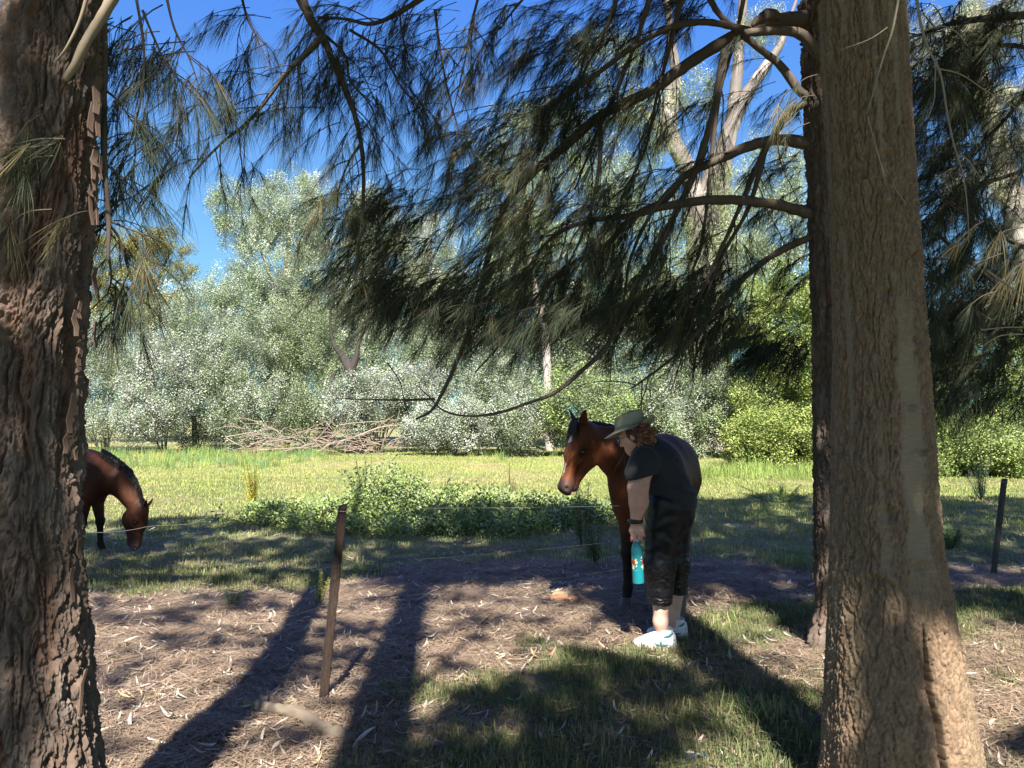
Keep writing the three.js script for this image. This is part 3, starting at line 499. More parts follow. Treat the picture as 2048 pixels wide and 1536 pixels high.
    const D = Math.max(d + .9, 5.3), c = P(px + 15, py - (py > 600 ? 75 : 45), D), k = D / F; cB.mass(c, rx * k, ry * k * .85, .35, Math.round(n * .95), { warm: warm * .6, gap: .075, len: .34 });
  }
}
{ // the left tree: hanging shoots beside its trunk and the sprays reaching in over the sky
  const T = treeL; let l;
  limb(T, pp([[240, -30], [200, 40], [170, 90], [150, 130], [130, 160]], 2.05, 2.1), .017, .009, limbPale);
  limb(T, pp([[180, -30], [160, 40], [130, 100], [112, 122]], 1.95, 2.0), .006, .003, limbPale, 'branch', 6);
  l = limb(T, pp([[205, -20], [208, 120], [207, 200], [209, 330], [214, 400], [217, 448], [216, 520]], 2.3), .014, .006);
  for (const a of [[[216, 440], [250, 455], [285, 470], [300, 500], [318, 540]], [[217, 448], [235, 470], [250, 520], [272, 580]], [[216, 440], [204, 455], [195, 452]], [[209, 330], [228, 340], [240, 360], [246, 400], [228, 420]], [[210, 180], [235, 200], [262, 240], [280, 265]], [[270, -20], [288, 100], [284, 180], [270, 250], [255, 300], [235, 340]], [[285, 20], [310, 80], [340, 140], [390, 190]], [[330, -20], [350, 60], [380, 120], [400, 180]], [[216, 500], [222, 560], [214, 590]], [[0, 60], [20, 40], [60, 30]]]) { l = limb(T, pp(a, 2.3, 2.4), .0048, .0016, twigMat, 'branch', 5); cL.clothe(l, .35, 1, 7, .17, { depth: 0, gap: .045, size: .62, warm: .1, leaf: a[0][1] < 200 ? 1 : .5 }); }
  for (const [px, py, rx, ry, n] of [[300, 120, 60, 110, 20], [360, 230, 50, 70, 16], [260, 60, 40, 60, 10], [290, 270, 40, 60, 9], [240, 330, 20, 60, 5], [20, 90, 20, 80, 5], [235, 590, 30, 40, 8], [330, 60, 60, 50, 10]]) { const c = P(px, py, 2.5), k = 2.5 / F; cL.mass(c, rx * k, ry * k, .22, Math.round(n * .5), { len: .2, gap: .05, size: .72, warm: .06 }); }
  for (const [px, py, rx, ry, n] of [[110, 250, 40, 50, 4], [80, 300, 60, 40, 4], [150, 430, 50, 60, 2]]) { const c = P(px, py, 1.95), k = 1.95 / F; cL.mass(c, rx * k, ry * k, .03, n, { len: .12, gap: .07, size: .6, warm: .5 }); }
  // overhead limb with its sprays
  l = limb(T, pp([[560, -120], [600, -10], [625, 45], [643, 72], [670, 130], [695, 190], [712, 240], [724, 300], [727, 380], [722, 460], [708, 560]], 4.6, 4.9), .037, .006);
  cL.clothe(l, .15, .8, 13, .4, { gap: .09, size: .95 });
  l = limb(T, pp([[643, 75], [610, 110], [570, 150], [540, 190], [500, 240], [450, 280], [410, 320], [378, 356]], 4.65, 4.8), .02, .0045);
  cL.clothe(l, .1, .85, 14, .34, { gap: .09, size: .9, warm: .2 });
  l = limb(T, pp([[900, -40], [830, 5], [780, 35], [740, 48], [690, 38], [635, 34]], 4.7), .022, .008); cL.clothe(l, .1, 1, 14, .42, { gap: .09, size: .95 });
  for (const a of [[[650, 70], [690, 110], [700, 160], [740, 210], [760, 260]], [[720, 290], [700, 320], [680, 370], [672, 430]], [[870, 20], [880, 100], [900, 200], [930, 300]], [[960, -20], [940, 60], [930, 120], [905, 230]], [[1060, -20], [1020, 30], [1000, 60]], [[480, -20], [500, 50], [530, 90]], [[700, 60], [760, 100], [800, 170], [850, 230]]]) { l = limb(T, pp(a, 4.75), .011, .0034, twigMat, 'branch', 5); cL.clothe(l, .15, .95, 8, .36, { gap: .09, size: .95 }); }
  for (const [px, py, rx, ry, n] of [[760, 130, 110, 90, 40], [850, 70, 90, 70, 34], [920, 110, 60, 90, 26], [700, 220, 90, 60, 22], [560, 200, 60, 60, 16], [500, 90, 40, 60, 10], [620, 270, 60, 40, 12], [820, 210, 80, 60, 20], [1020, 50, 50, 50, 10], [500, 20, 40, 30, 6], [700, 30, 80, 40, 14]]) { const c = P(px, py - 30, 4.8), k = 4.8 / F; cL.mass(c, rx * k, ry * k, .3, Math.round(n * .36), { len: .36, gap: .1, size: .9, warm: .08 }); }
}
{ // right of the big trunk
  let l; const T = treeE;
  for (const [a, r, n] of [[[[2140, 20], [2048, 30], [1960, 38], [1900, 48], [1850, 66], [1800, 82]], .045, 14], [[[2140, 300], [2048, 340], [1960, 372], [1900, 402], [1860, 440], [1800, 480]], .02, 16], [[[2200, 560], [2100, 520], [2000, 470], [1930, 430], [1890, 400]], .03, 14], [[[2160, 640], [2090, 620], [2020, 590], [1960, 540], [1900, 490], [1820, 425]], .03, 12], [[[2100, 130], [2000, 250], [1920, 330], [1850, 400]], .02, 14], [[[2140, 700], [2000, 650], [1920, 600], [1870, 560], [1830, 552]], .018, 14], [[[2100, 100], [1950, 90], [1880, 130], [1830, 200]], .02, 14]]) { l = limb(T, pp(a, 6.2, 5.4), r, .006); cE.clothe(l, .1, .95, Math.round(n * 1.5), .5, { gap: .09, warm: .12 }); }
  for (const [px, py, rx, ry, n, d] of [[1900, 130, 90, 110, 50, 5.8], [2010, 100, 70, 110, 44, 5.8], [1880, 280, 60, 90, 36, 5.9], [1990, 300, 80, 90, 36, 6.1], [2000, 470, 70, 70, 36, 6.1], [1920, 400, 50, 40, 10, 6.1], [1940, 660, 110, 90, 70, 6.3], [2030, 620, 60, 110, 50, 6.3], [1900, 720, 90, 50, 40, 6.4], [2000, 760, 80, 40, 34, 6.4], [1960, 200, 90, 130, 40, 6.2], [2000, 560, 90, 90, 40, 6.3], [1900, 480, 50, 40, 8, 6.2], [1870, 690, 40, 60, 20, 6.3], [1870, 620, 40, 60, 14, 6.3], [1860, 160, 40, 110, 20, 5.6]]) { const c = P(px, py, d), k = d / F; cE.mass(c, rx * k, ry * k, .5, n, { len: .42, gap: .08, warm: .12, size: 1.0 }); }
  // near pale shoots of the thick trunk's tree, hanging against it and the dark crown
  for (const [a, r] of [[[[1830, -30], [1842, 50], [1858, 100], [1880, 145], [1895, 230], [1908, 290], [1925, 345], [1935, 420], [1937, 485]], .008], [[[1848, 62], [1880, 52], [1910, 62], [1936, 92]], .004], [[[1880, 138], [1920, 148], [1970, 180], [2044, 222]], .004], [[[1872, 120], [1870, 160], [1868, 200], [1855, 238]], .004], [[[1912, 310], [1930, 315], [1965, 360]], .003], [[[1912, 335], [1890, 345], [1868, 362]], .003], [[[1800, -20], [1785, 60], [1765, 120], [1745, 190], [1733, 230]], .007], [[[1735, 232], [1748, 280], [1770, 356]], .0045], [[[1775, 55], [1740, 78], [1680, 100]], .003], [[[1784, 368], [1812, 408]], .003], [[[1974, 540], [2000, 560], [2060, 600]], .008], [[[1962, 660], [2010, 655], [2060, 655]], .004], [[[1968, 690], [2000, 672], [2060, 668]], .004]]) limb(treeR, pp(a, 2.35), r * .62, .0016, limbPale, 'branch', 6);
  cR.mass(P(1600, 200, 2.7), .1, .12, .05, 5, { len: .12, size: .6, warm: .7, gap: .06 }); cR.mass(P(2010, 520, 2.8), .1, .2, .1, 6, { len: .15, size: .7, warm: .7, gap: .06 });
}
// ---- unseen tops outside the frame: clumps placed to shade all but the lit ground
{
  const LIT = [[[186, 1186], [606, 1180], [560, 1270], [700, 1185], [860, 1190], [730, 1430], [640, 1480], [540, 1640], [100, 1660]], [[640, 1172], [760, 1178], [735, 1400], [500, 1420]], [[860, 1190], [1240, 1180], [1250, 1230], [1180, 1260], [1100, 1300], [900, 1350], [850, 1320]], [[1260, 1250], [1480, 1215], [1500, 1330], [1420, 1325], [1330, 1300]], [[1535, 1255], [1660, 1265], [1660, 1390], [1560, 1330]], [[1400, 1400], [1530, 1390], [1560, 1440], [1430, 1450]], [[1880, 1270], [2048, 1240], [2060, 1340], [1890, 1390]], [[1700, 1300], [1860, 1290], [1900, 1400], [1680, 1420]], [[1520, 1470], [1600, 1470], [1600, 1560], [1520, 1560]], [[1400, 1200], [1480, 1190], [1500, 1230], [1420, 1250]]].map(toG); LIT.push([[1.0, 1.9], [2.0, 1.9], [2.0, 3.55], [1.0, 3.55]], [[-2.2, 2.2], [-1.1, 2.2], [-1.1, 2.9], [-2.2, 2.9]]);
  const dapple = (x, d) => d > 2.6 && d < 6.8 && x < 1 && n2(x * .8 + 3, d * 2.1) + .5 * n2(x * 2.2, d * 4.4) < -.1 && LIT.slice(0, 3).some(p => inPoly(x, d, p)), lit = (x, d) => { if (d > shadeEdge(x)) return true; const jx = x + .1 * n2(x * 4, d * 4), jd = d + .12 * n2(x * 4 + 9, d * 4); return LIT.some(p => inPoly(jx, jd, p)) || (d > 6.6 && n2(x * 1.3 + 7, d * 1.1) > 0.72); };
  const R = rng(321), trees = [[cL, -1.5, -2.3], [cR, 1.6, -3], [cB, 2.2, -5.2], [cE, 5.5, -6.6], [cS, -.4, 1.4]];
  for (let k = 0; k < 38000; k++) {
    const d = 1 + R() * 15, x = (R() - .5) * 26; const dap = dapple(x, d); if ((lit(x, d) && !dap) || (d > 6.6 && R() < .15)) continue;
    const reach = 0.4, band = dap || (Math.abs(x - 1.55) < .24 && d > 3.6 && d < 6.6) || (Math.abs(x + 1.45 + (d - 4) * .05) < .1 && d > 2.5); if (!band && (lit(x + reach, d) || lit(x - reach, d) || lit(x, d + reach) || lit(x, d - reach))) continue;
    let h = 4.4 + R() * 5.5, dc = d - h * COT; const top = dc > 0 ? EYE + .60 * dc + 0.5 : 0; if (h < top) { h = top + (d - top) * 0 + R() * 3; dc = d - h * COT; if (dc > 0 && h < EYE + .60 * dc + .5) continue; }
    const cx = x + h * SUNX * COT, cz = -dc; if (dc > -1.2 && dc < 0.3 && h < 3.6) continue;
    let best = trees[0], bd = 99; for (const t of trees) { const q = Math.hypot(cx - t[1], cz - t[2]); if (q < bd) { bd = q; best = t; } }
    const b = .7 + R() * .5; best[0].far.push({ m: mat4(V(cx, h + .15, cz), quat((R() - .5) * .9, R() * 6.28, (R() - .5) * .9), band ? .42 : .55 + R() * .4), c: col(.085 * b, .1 * b, .055 * b) });
  }
  // unseen clumps in those tops, placed to shade the trunks, person and horse
  const over = (n, pick, s) => { for (let k = 0; k < n; k++) { const p = pick(R()); if (!p) continue; const t = 3.2 + R() * 4.5, c = p.clone().addScaledVector(SUN, t); if (c.y < 4 || (c.z < 0 && c.y < EYE - .60 * c.z + .5)) continue; let best = trees[0], bd = 99; for (const q of trees) { const e = Math.hypot(c.x - q[1], c.z - q[2]); if (e < bd) { bd = e; best = q; } } c.y += .2 * s; const b = .7 + R() * .5; best[0].far.push({ m: mat4(c, quat((R() - .5) * .9, R() * 6.28, (R() - .5) * .9), s * (.8 + R() * .4)), c: col(.085 * b, .1 * b, .055 * b) }); } };
  over(420, u => { const h = u * 3.2, x = -1.38 + (h > 1.5 ? (h - 1.5) * .07 : 0) + .005 + (R() - .5) * .2; return h < .06 || (h > 1.6 && n2(x * 4, h * 2) > .3) ? null : V(x, h, -2.2); }, .28);
  over(800, u => { const h = .8 + u * 2.5, x = 1.47 - (h - .7) * .05 + (R() - .5) * .34; return (h > 1.72 && h < 2.15 && x > 1.44 && x < 1.56 && R() < .75) || (h > 1.05 && h < 1.3 && x > 1.4 && R() < .5) ? null : V(x, h, -2.85); }, .36);
  over(150, u => { const h = .1 + u * .75, x = 1.36 + (R() - .5) * .2; return V(x, h, -2.8); }, .3);
  over(260, u => V(2.2 + (R() - .5) * .4, .4 + u * 4.2, -5.1), .45);
  over(420, u => V(.78 + R() * .5, .5 + u * 1.05, -5.1 - R() * .4), .42);
  over(620, u => { const h = .3 + u * 1.15, x = .5 + R() * 1.35; return h > 1.0 && x < .62 && R() < .6 ? null : V(x, h, -6.0 - R() * 1.1); }, .45);
  // limbs that carry those tops
  for (const [t, x, z, h0, h1, n, s] of [[treeL, -1.55, -2.35, 4.2, 9.5, 9, 1], [treeR, 1.6, -3, 4.4, 10, 9, 2], [treeB, 2.25, -5.2, 6, 9, 6, 3], [treeE, 5.5, -6.6, 4, 8.5, 8, 4], [treeS, -.42, 1.38, 5.5, 11.5, 10, 5]]) {
    const Q = rng(s * 17); for (let k = 0; k < n; k++) { const y = lerp(h0, h1, k / n), a = k * 2.4 + s, l = 1.6 + Q() * 1.6; if (Math.sin(a) * l - z > 0 && y < EYE + .6 * (-z + Math.max(0, -Math.sin(a) * l)) + .4) continue; limb(t, [V(x, y, z), V(x + Math.cos(a) * l * .4, y + .45, z + Math.sin(a) * l * .4), V(x + Math.cos(a) * l, y + .4, z + Math.sin(a) * l)], .05, .012, limbMat, 'branch', 6); }
  }
  cL.build(treeL); cR.build(treeR); cB.build(treeB); cE.build(treeE); cS.build(treeS);
}
// ---------------------------------------------------------------- background trees and shrubs
const RB = rng(2024);
function sprig(n, h, spread, lw, ll, droop = 0.2) {                    // a shoot set with folded, pointed leaves
  const p = [], ix = [], color = [];
  for (let k = 0; k < n; k++) {
    const y = h * (0.05 + 0.95 * (k + RB()) / n) - h * 0.4, a = k * 2.4 + RB(), r0 = spread * RB() * (1 - 0.5 * Math.abs(k / n - 0.4)), c = Math.cos(a), s = Math.sin(a), L = ll * (0.6 + RB() * 0.7), w = lw * (0.6 + RB() * 0.7), up = 0.5 - droop + (RB() - 0.5) * 1.6, roll = (RB() - 0.5) * 1.6;
    const ux = c * Math.cos(up), uy = Math.sin(up), uz = s * Math.cos(up), vx = -s * Math.cos(roll), vy = Math.sin(roll), vz = c * Math.cos(roll), b = p.length / 3, x = c * r0, z = s * r0, f = 0.25 * w, nx = uy * vz - uz * vy, ny = uz * vx - ux * vz, nz = ux * vy - uy * vx;
    p.push(x, y, z, x + ux * L * .45 + vx * w / 2 + nx * f, y + uy * L * .45 + vy * w / 2 + ny * f, z + uz * L * .45 + vz * w / 2 + nz * f, x + ux * L, y + uy * L, z + uz * L, x + ux * L * .45 - vx * w / 2 + nx * f, y + uy * L * .45 - vy * w / 2 + ny * f, z + uz * L * .45 - vz * w / 2 + nz * f);
    ix.push(b, b + 1, b + 2, b, b + 2, b + 3); const t = 0.7 + RB() * 0.6; for (let q = 0; q < 4; q++) color.push(t, t, t * (0.9 + RB() * .2));
  }
  return geom(p, ix, null, color);
}
const leafMatB = new THREE.MeshPhysicalMaterial({ roughness: 0.9, transmission: 0.25, thickness: 0, side: THREE.DoubleSide, vertexColors: true, specularIntensity: 0.12 });
const SILVER = [sprig(46, 0.62, 0.2, 0.055, 0.07), sprig(46, 0.7, 0.24, 0.05, 0.07)], GREEN = [sprig(44, 0.55, 0.24, 0.06, 0.085), sprig(44, 0.5, 0.28, 0.06, 0.09)], GUM = [sprig(40, 0.6, 0.24, 0.03, 0.14, 1.3), sprig(40, 0.7, 0.26, 0.03, 0.15, 1.2)];
const stemMat = std({ color: col(0.24, 0.21, 0.17) }), stemDark = std({ color: col(0.035, 0.028, 0.022) }), gumBark = std({ vertexColors: true, roughness: 0.75 });
// blobs: [x, y, depth, rx, ry, rz] in metres; leaves sit mostly in the outer half, in clumps, with gaps
function foliage(parent, blobs, n, geos, tints, o = {}) {
  const lists = geos.map(() => []), vol = blobs.map(b => b[3] * b[4] + b[3] * b[5] + b[4] * b[5]), tot = vol.reduce((a, b) => a + b), sd = RB() * 99, sc = o.clump ?? 0.9;
  blobs.forEach((b, q) => {
    const m = Math.round(n * vol[q] / tot); let k = 0, guard = 0;
    while (k < m && guard++ < m * 8) {
      const u = RB() * 2 - 1, a = RB() * 6.2832, f = Math.sqrt(1 - u * u), rr = 0.45 + 0.6 * Math.pow(RB(), 0.6), nx = f * Math.cos(a), ny = u, nz = f * Math.sin(a);
      const bump = 1 + 0.28 * n3(nx * 1.7 + sd, ny * 1.7, nz * 1.7) + 0.14 * n3(nx * 4 + sd, ny * 4, nz * 4);
      const x = b[0] + nx * b[3] * rr * bump, y = b[1] + ny * b[4] * rr * bump, d = b[2] + nz * b[5] * rr * bump; if (y < 0.05) continue;
      if (n3(x * sc + sd, y * sc, d * sc) < (o.gap ?? -0.02) && RB() < 0.93) continue;
      if (nz > 0.5 && RB() < 0.6) continue;
      const t = tints[Math.min(tints.length - 1, Math.floor(RB() * tints.length))], w = 0.8 + RB() * 0.4, v = Math.floor(RB() * geos.length);
      lists[v].push({ m: mat4(V(x, y, -d), quat((RB() - .5) * (o.tilt ?? 0.9), RB() * 6.28, (RB() - .5) * (o.tilt ?? 0.9)), (o.size ?? 1) * (.75 + RB() * .5)), c: col(t[0] * w, t[1] * w, t[2] * w) }); k++;
    }
  });
  lists.forEach((l, i) => l.length && copies('foliage', geos[i], leafMatB, l, parent));
}
function stems(parent, base, tops, r, m, name = 'stem', kind) {
  const g = tops.map((t, i) => { const mid = V(lerp(base[0], t[0], .4) + (RB() - .5) * .3, lerp(base[1], t[1], .5), -lerp(base[2], t[2], .5)); return tube([V(base[0] + (RB() - .5) * .4, -0.1, -base[2] + (RB() - .5) * .4), mid, V(t[0], t[1], -t[2])], s => r * (1 - .75 * s), 5, 7, .1, i); });
  part(name, mergeGeometries(g), m, parent, kind);
}
const XY = (px, py, d) => { const p = P(px, py, d); return [p.x, p.y, d]; };
const blob = (px, py, rx, ry, d, rz) => { const [x, y] = XY(px, py, d), k = d / F; return [x, y, d, rx * k, ry * k, rz ?? (rx + ry) * .5 * k]; };
const SIL = [[.34, .37, .29], [.28, .325, .225], [.21, .265, .15], [.40, .42, .355], [.14, .185, .085]], SILW = [[.44, .455, .40], [.35, .38, .305], [.24, .29, .18]], SILG = [[.18, .225, .11], [.265, .305, .185], [.225, .27, .15]], LIME = [[.24, .30, .08], [.29, .35, .095], [.19, .255, .08], [.34, .365, .13]], DEEP = [[.08, .13, .04], [.12, .18, .05], [.16, .2, .07]];
function shrub(label, blobs, n, tints, o = {}) {
  const b0 = blobs[0], t = thing(o.name || 'silver_shrub', label, o.cat || 'shrub');
  const W = blobs.map(b => [b[0], 0, b[2], b[3]]);
  stems(t, [b0[0], 0, b0[2]], blobs.flatMap(b => [[b[0], b[1] + b[4] * .6, b[2]], [b[0] - b[3] * .5, b[1] + b[4] * .3, b[2]], [b[0] + b[3] * .5, b[1] + b[4] * .2, b[2]]]), o.r || .035, o.stem || stemMat, 'stems', 'stuff');
  foliage(t, blobs, n, o.geos || SILVER, tints, o);
  return t;
}
// silver row along the far side of the field
shrub('silver grey shrub just right of the left trunk, above the horse', [blob(215, 790, 95, 110, 31.5), blob(160, 740, 90, 110, 33), blob(90, 770, 110, 120, 32)], 1500, SIL);
shrub('rounded silver shrub with a dark hollow at its foot, left part of the row', [blob(330, 775, 80, 105, 31), blob(300, 840, 70, 50, 30)], 1100, SILW);
shrub('tall silver shrub with a pointed top left of the tall silver tree', [blob(395, 720, 75, 95, 34), blob(370, 650, 30, 45, 34), blob(420, 800, 80, 90, 32)], 1300, SIL);
shrub('dense silver shrub below the tall silver tree', [blob(510, 740, 85, 120, 33.5), blob(500, 830, 85, 65, 31)], 1400, SIL);
shrub('greyish shrub left of the dark forked trunk', [blob(610, 730, 75, 120, 34), blob(610, 830, 60, 60, 32)], 1200, SILG);
shrub('pale shrub right of the dark forked trunk, behind the dead branches', [blob(760, 800, 90, 55, 32), blob(700, 820, 60, 55, 31), blob(830, 790, 70, 55, 32)], 1300, SILW);
shrub('low whitish shrub heaped over the right end of the dead branches', [blob(910, 855, 80, 45, 29), blob(860, 865, 55, 35, 29)], 900, SILW);
shrub('silver shrub left of the horse with its ears against it', [blob(1000, 800, 75, 75, 31), blob(1050, 850, 70, 55, 29)], 1200, SIL);
shrub('mixed silver and green shrub behind the bay horse and the hat', [blob(1150, 820, 85, 75, 29), blob(1230, 840, 80, 75, 28)], 1300, [...SILG, [.3, .4, .12]]);
shrub('leafy silver shrub right of the hat over the horse rump', [blob(1370, 830, 90, 85, 28), blob(1440, 800, 60, 75, 28), blob(1310, 840, 50, 70, 28)], 1500, [...SIL, [.3, .38, .16]]);
shrub('lime green bush between the silver shrubs and the rear trunk', [blob(1570, 890, 100, 65, 22), blob(1500, 900, 50, 50, 23), blob(1640, 900, 50, 60, 22)], 1500, LIME, { name: 'green_bush', geos: GREEN, cat: 'bush', size: .85 });
shrub('tall yellow green bush left of the rear trunk behind the low lime bush', [blob(1570, 660, 90, 110, 26), blob(1620, 770, 80, 90, 26), blob(1530, 800, 60, 60, 26)], 2000, [...LIME, [.3, .36, .16]], { name: 'green_bush', geos: GREEN, cat: 'bush' });
shrub('sunlit bush right of the thick trunk behind the lone post', [blob(1930, 900, 75, 60, 19), blob(1870, 900, 40, 55, 19), blob(2000, 920, 60, 50, 18.5)], 1500, [[.24, .3, .1], [.3, .36, .13], [.34, .4, .18], [.2, .27, .08]], { name: 'green_bush', geos: GREEN, cat: 'bush', size: .7 });
shrub('dark bush under the drooping tree at the right edge', [blob(2060, 850, 90, 110, 21), blob(2160, 830, 100, 130, 21)], 1200, LIME.concat(DEEP), { name: 'green_bush', geos: GREEN, cat: 'bush', size: .85 });
// a far wood that closes the horizon behind the row
{
  const t = thing('far_wood', 'mass of green and silver trees behind the shrubs', 'wood'); t.userData.kind = 'stuff';
  foliage(t, [blob(-300, 700, 300, 160, 42, 4), blob(60, 730, 220, 120, 42, 4), blob(470, 690, 260, 120, 44, 4), blob(800, 660, 200, 150, 42, 4), blob(1060, 660, 190, 160, 40, 4), blob(1270, 660, 160, 170, 40, 4), blob(1000, 720, 200, 90, 37, 3), blob(1250, 720, 200, 100, 36, 3), blob(760, 730, 160, 80, 37, 3)], 8200, SILVER, SILG.concat(SIL), { size: 1.45, gap: -.4 });
  foliage(t, [blob(1480, 740, 170, 130, 36, 4), blob(1720, 740, 190, 170, 34, 4), blob(1960, 760, 190, 150, 32, 4), blob(2300, 720, 260, 220, 34, 4)], 3400, GREEN, LIME.concat(DEEP), { size: 1.35, gap: -.4 });
}
// tall silver trees
function tree(label, base, trunk, limbs, blobs, n, tints, o = {}) {
  const t = thing(o.name || 'silver_poplar', label, 'tree'), d = base[2];
  part('trunk', tube(trunk.map(p => V(p[0], p[1], -p[2])), s => o.r * (1 - .65 * s), 10, 30, .12, 3), o.bark || stemMat, t);
  for (const l of limbs) part('limb', tube(l[0].map(p => V(p[0], p[1], -p[2])), s => l[1] * (1 - .7 * s), 7, 20, .14, 4), o.bark || stemMat, t);
  foliage(t, blobs, n, o.geos || SILVER, tints, o);
  return t;
}
{
  const D = 40, a = (px, py, d = D) => XY(px, py, d), g = a(560, 860); g[1] = -.2;
  tree('tall silver leaved tree with a rounded double top against the blue sky', g, [g, a(562, 700), a(570, 560), a(585, 420)], [[[a(565, 640), a(530, 520), a(475, 400)], .14], [[a(567, 620), a(610, 500), a(630, 400)], .12], [[a(563, 700), a(500, 620), a(440, 590)], .1]],
    [blob(590, 410, 68, 66, D), blob(540, 420, 40, 60, D), blob(630, 440, 40, 70, D), blob(460, 415, 40, 55, D), blob(490, 470, 50, 50, D), blob(560, 530, 90, 90, D), blob(620, 560, 60, 80, D), blob(480, 590, 65, 50, D), blob(450, 600, 40, 35, D), blob(560, 650, 110, 80, D)], 3600, [[.46, .49, .42], [.40, .45, .34], [.34, .41, .26], [.3, .36, .2]], { r: .3, size: 1.05, gap: -.1, clump: .8 });
  const D2 = 41, b = (px, py) => XY(px, py, D2), g2 = b(745, 860); g2[1] = -.2;
  tree('silver leaved tree half hidden by the hanging needles, right of the tall one', g2, [g2, b(745, 700), b(748, 560), b(742, 420)], [[[b(745, 640), b(790, 560), b(830, 500)], .12]],
    [blob(735, 430, 45, 55, D2), blob(760, 470, 60, 60, D2), blob(720, 520, 50, 60, D2), blob(800, 540, 70, 70, D2), blob(860, 500, 60, 80, D2), blob(760, 620, 90, 80, D2), blob(690, 640, 50, 60, D2), blob(870, 620, 80, 90, D2)], 3000, [[.43, .46, .38], [.36, .42, .28], [.44, .41, .28], [.3, .36, .18]], { r: .28, size: 1.05, gap: -.05, clump: .8 });
  // the yellow green tree on the left
  const D3 = 46, c = (px, py) => XY(px, py, D3), g3 = c(300, 820); g3[1] = -.2;
  tree('yellow green tree with dark limbs right of the left trunk', g3, [g3, c(300, 700), c(305, 640), c(300, 560)], [[[c(302, 640), c(330, 600), c(372, 570)], .16], [[c(303, 650), c(270, 580), c(250, 510)], .16], [[c(303, 600), c(325, 540), c(345, 490)], .13], [[c(302, 660), c(350, 640), c(385, 600)], .1]],
    [blob(340, 490, 42, 30, D3), blob(290, 490, 45, 32, D3), blob(235, 500, 45, 40, D3), blob(365, 545, 30, 20, D3), blob(300, 545, 45, 30, D3), blob(240, 570, 45, 35, D3), blob(375, 600, 22, 14, D3), blob(320, 610, 50, 22, D3), blob(225, 630, 50, 35, D3), blob(300, 645, 60, 25, D3), blob(160, 560, 50, 80, D3)], 1900, [[.26, .25, .07], [.32, .29, .09], [.2, .22, .07], [.24, .19, .06]], { name: 'broadleaf_tree', bark: stemDark, geos: GREEN, r: .34, gap: .02, clump: 1.1, size: .95 });
  // dark forked trunk standing in the row
  const k = thing('forked_trunk', 'dark bare forked trunk in a gap of the silver shrub row', 'tree trunk'), q = (px, py) => P(px, py, 31.2);
  part('trunk', tube([V(q(722, 900).x, -.2, -31.2), q(712, 790), q(700, 740), q(690, 712)], [.34, .26, .22, .12], 8, 16, .2), stemDark, k);
  part('limb', tube([q(700, 745), q(686, 715), q(668, 690), q(660, 640), q(668, 590)], [.2, .15, .08, .05, .02], 7, 10, .2), stemDark, k); part('limb', tube([q(702, 742), q(712, 715), q(716, 690), q(735, 640), q(740, 590)], [.18, .14, .08, .05, .02], 7, 10, .2), stemDark, k);
  part('limb', tube([V(q(655, 900).x, -.2, -31.2), q(660, 780), q(668, 745)], [.18, .12, .1], 7, 10, .2), stemDark, k);
}
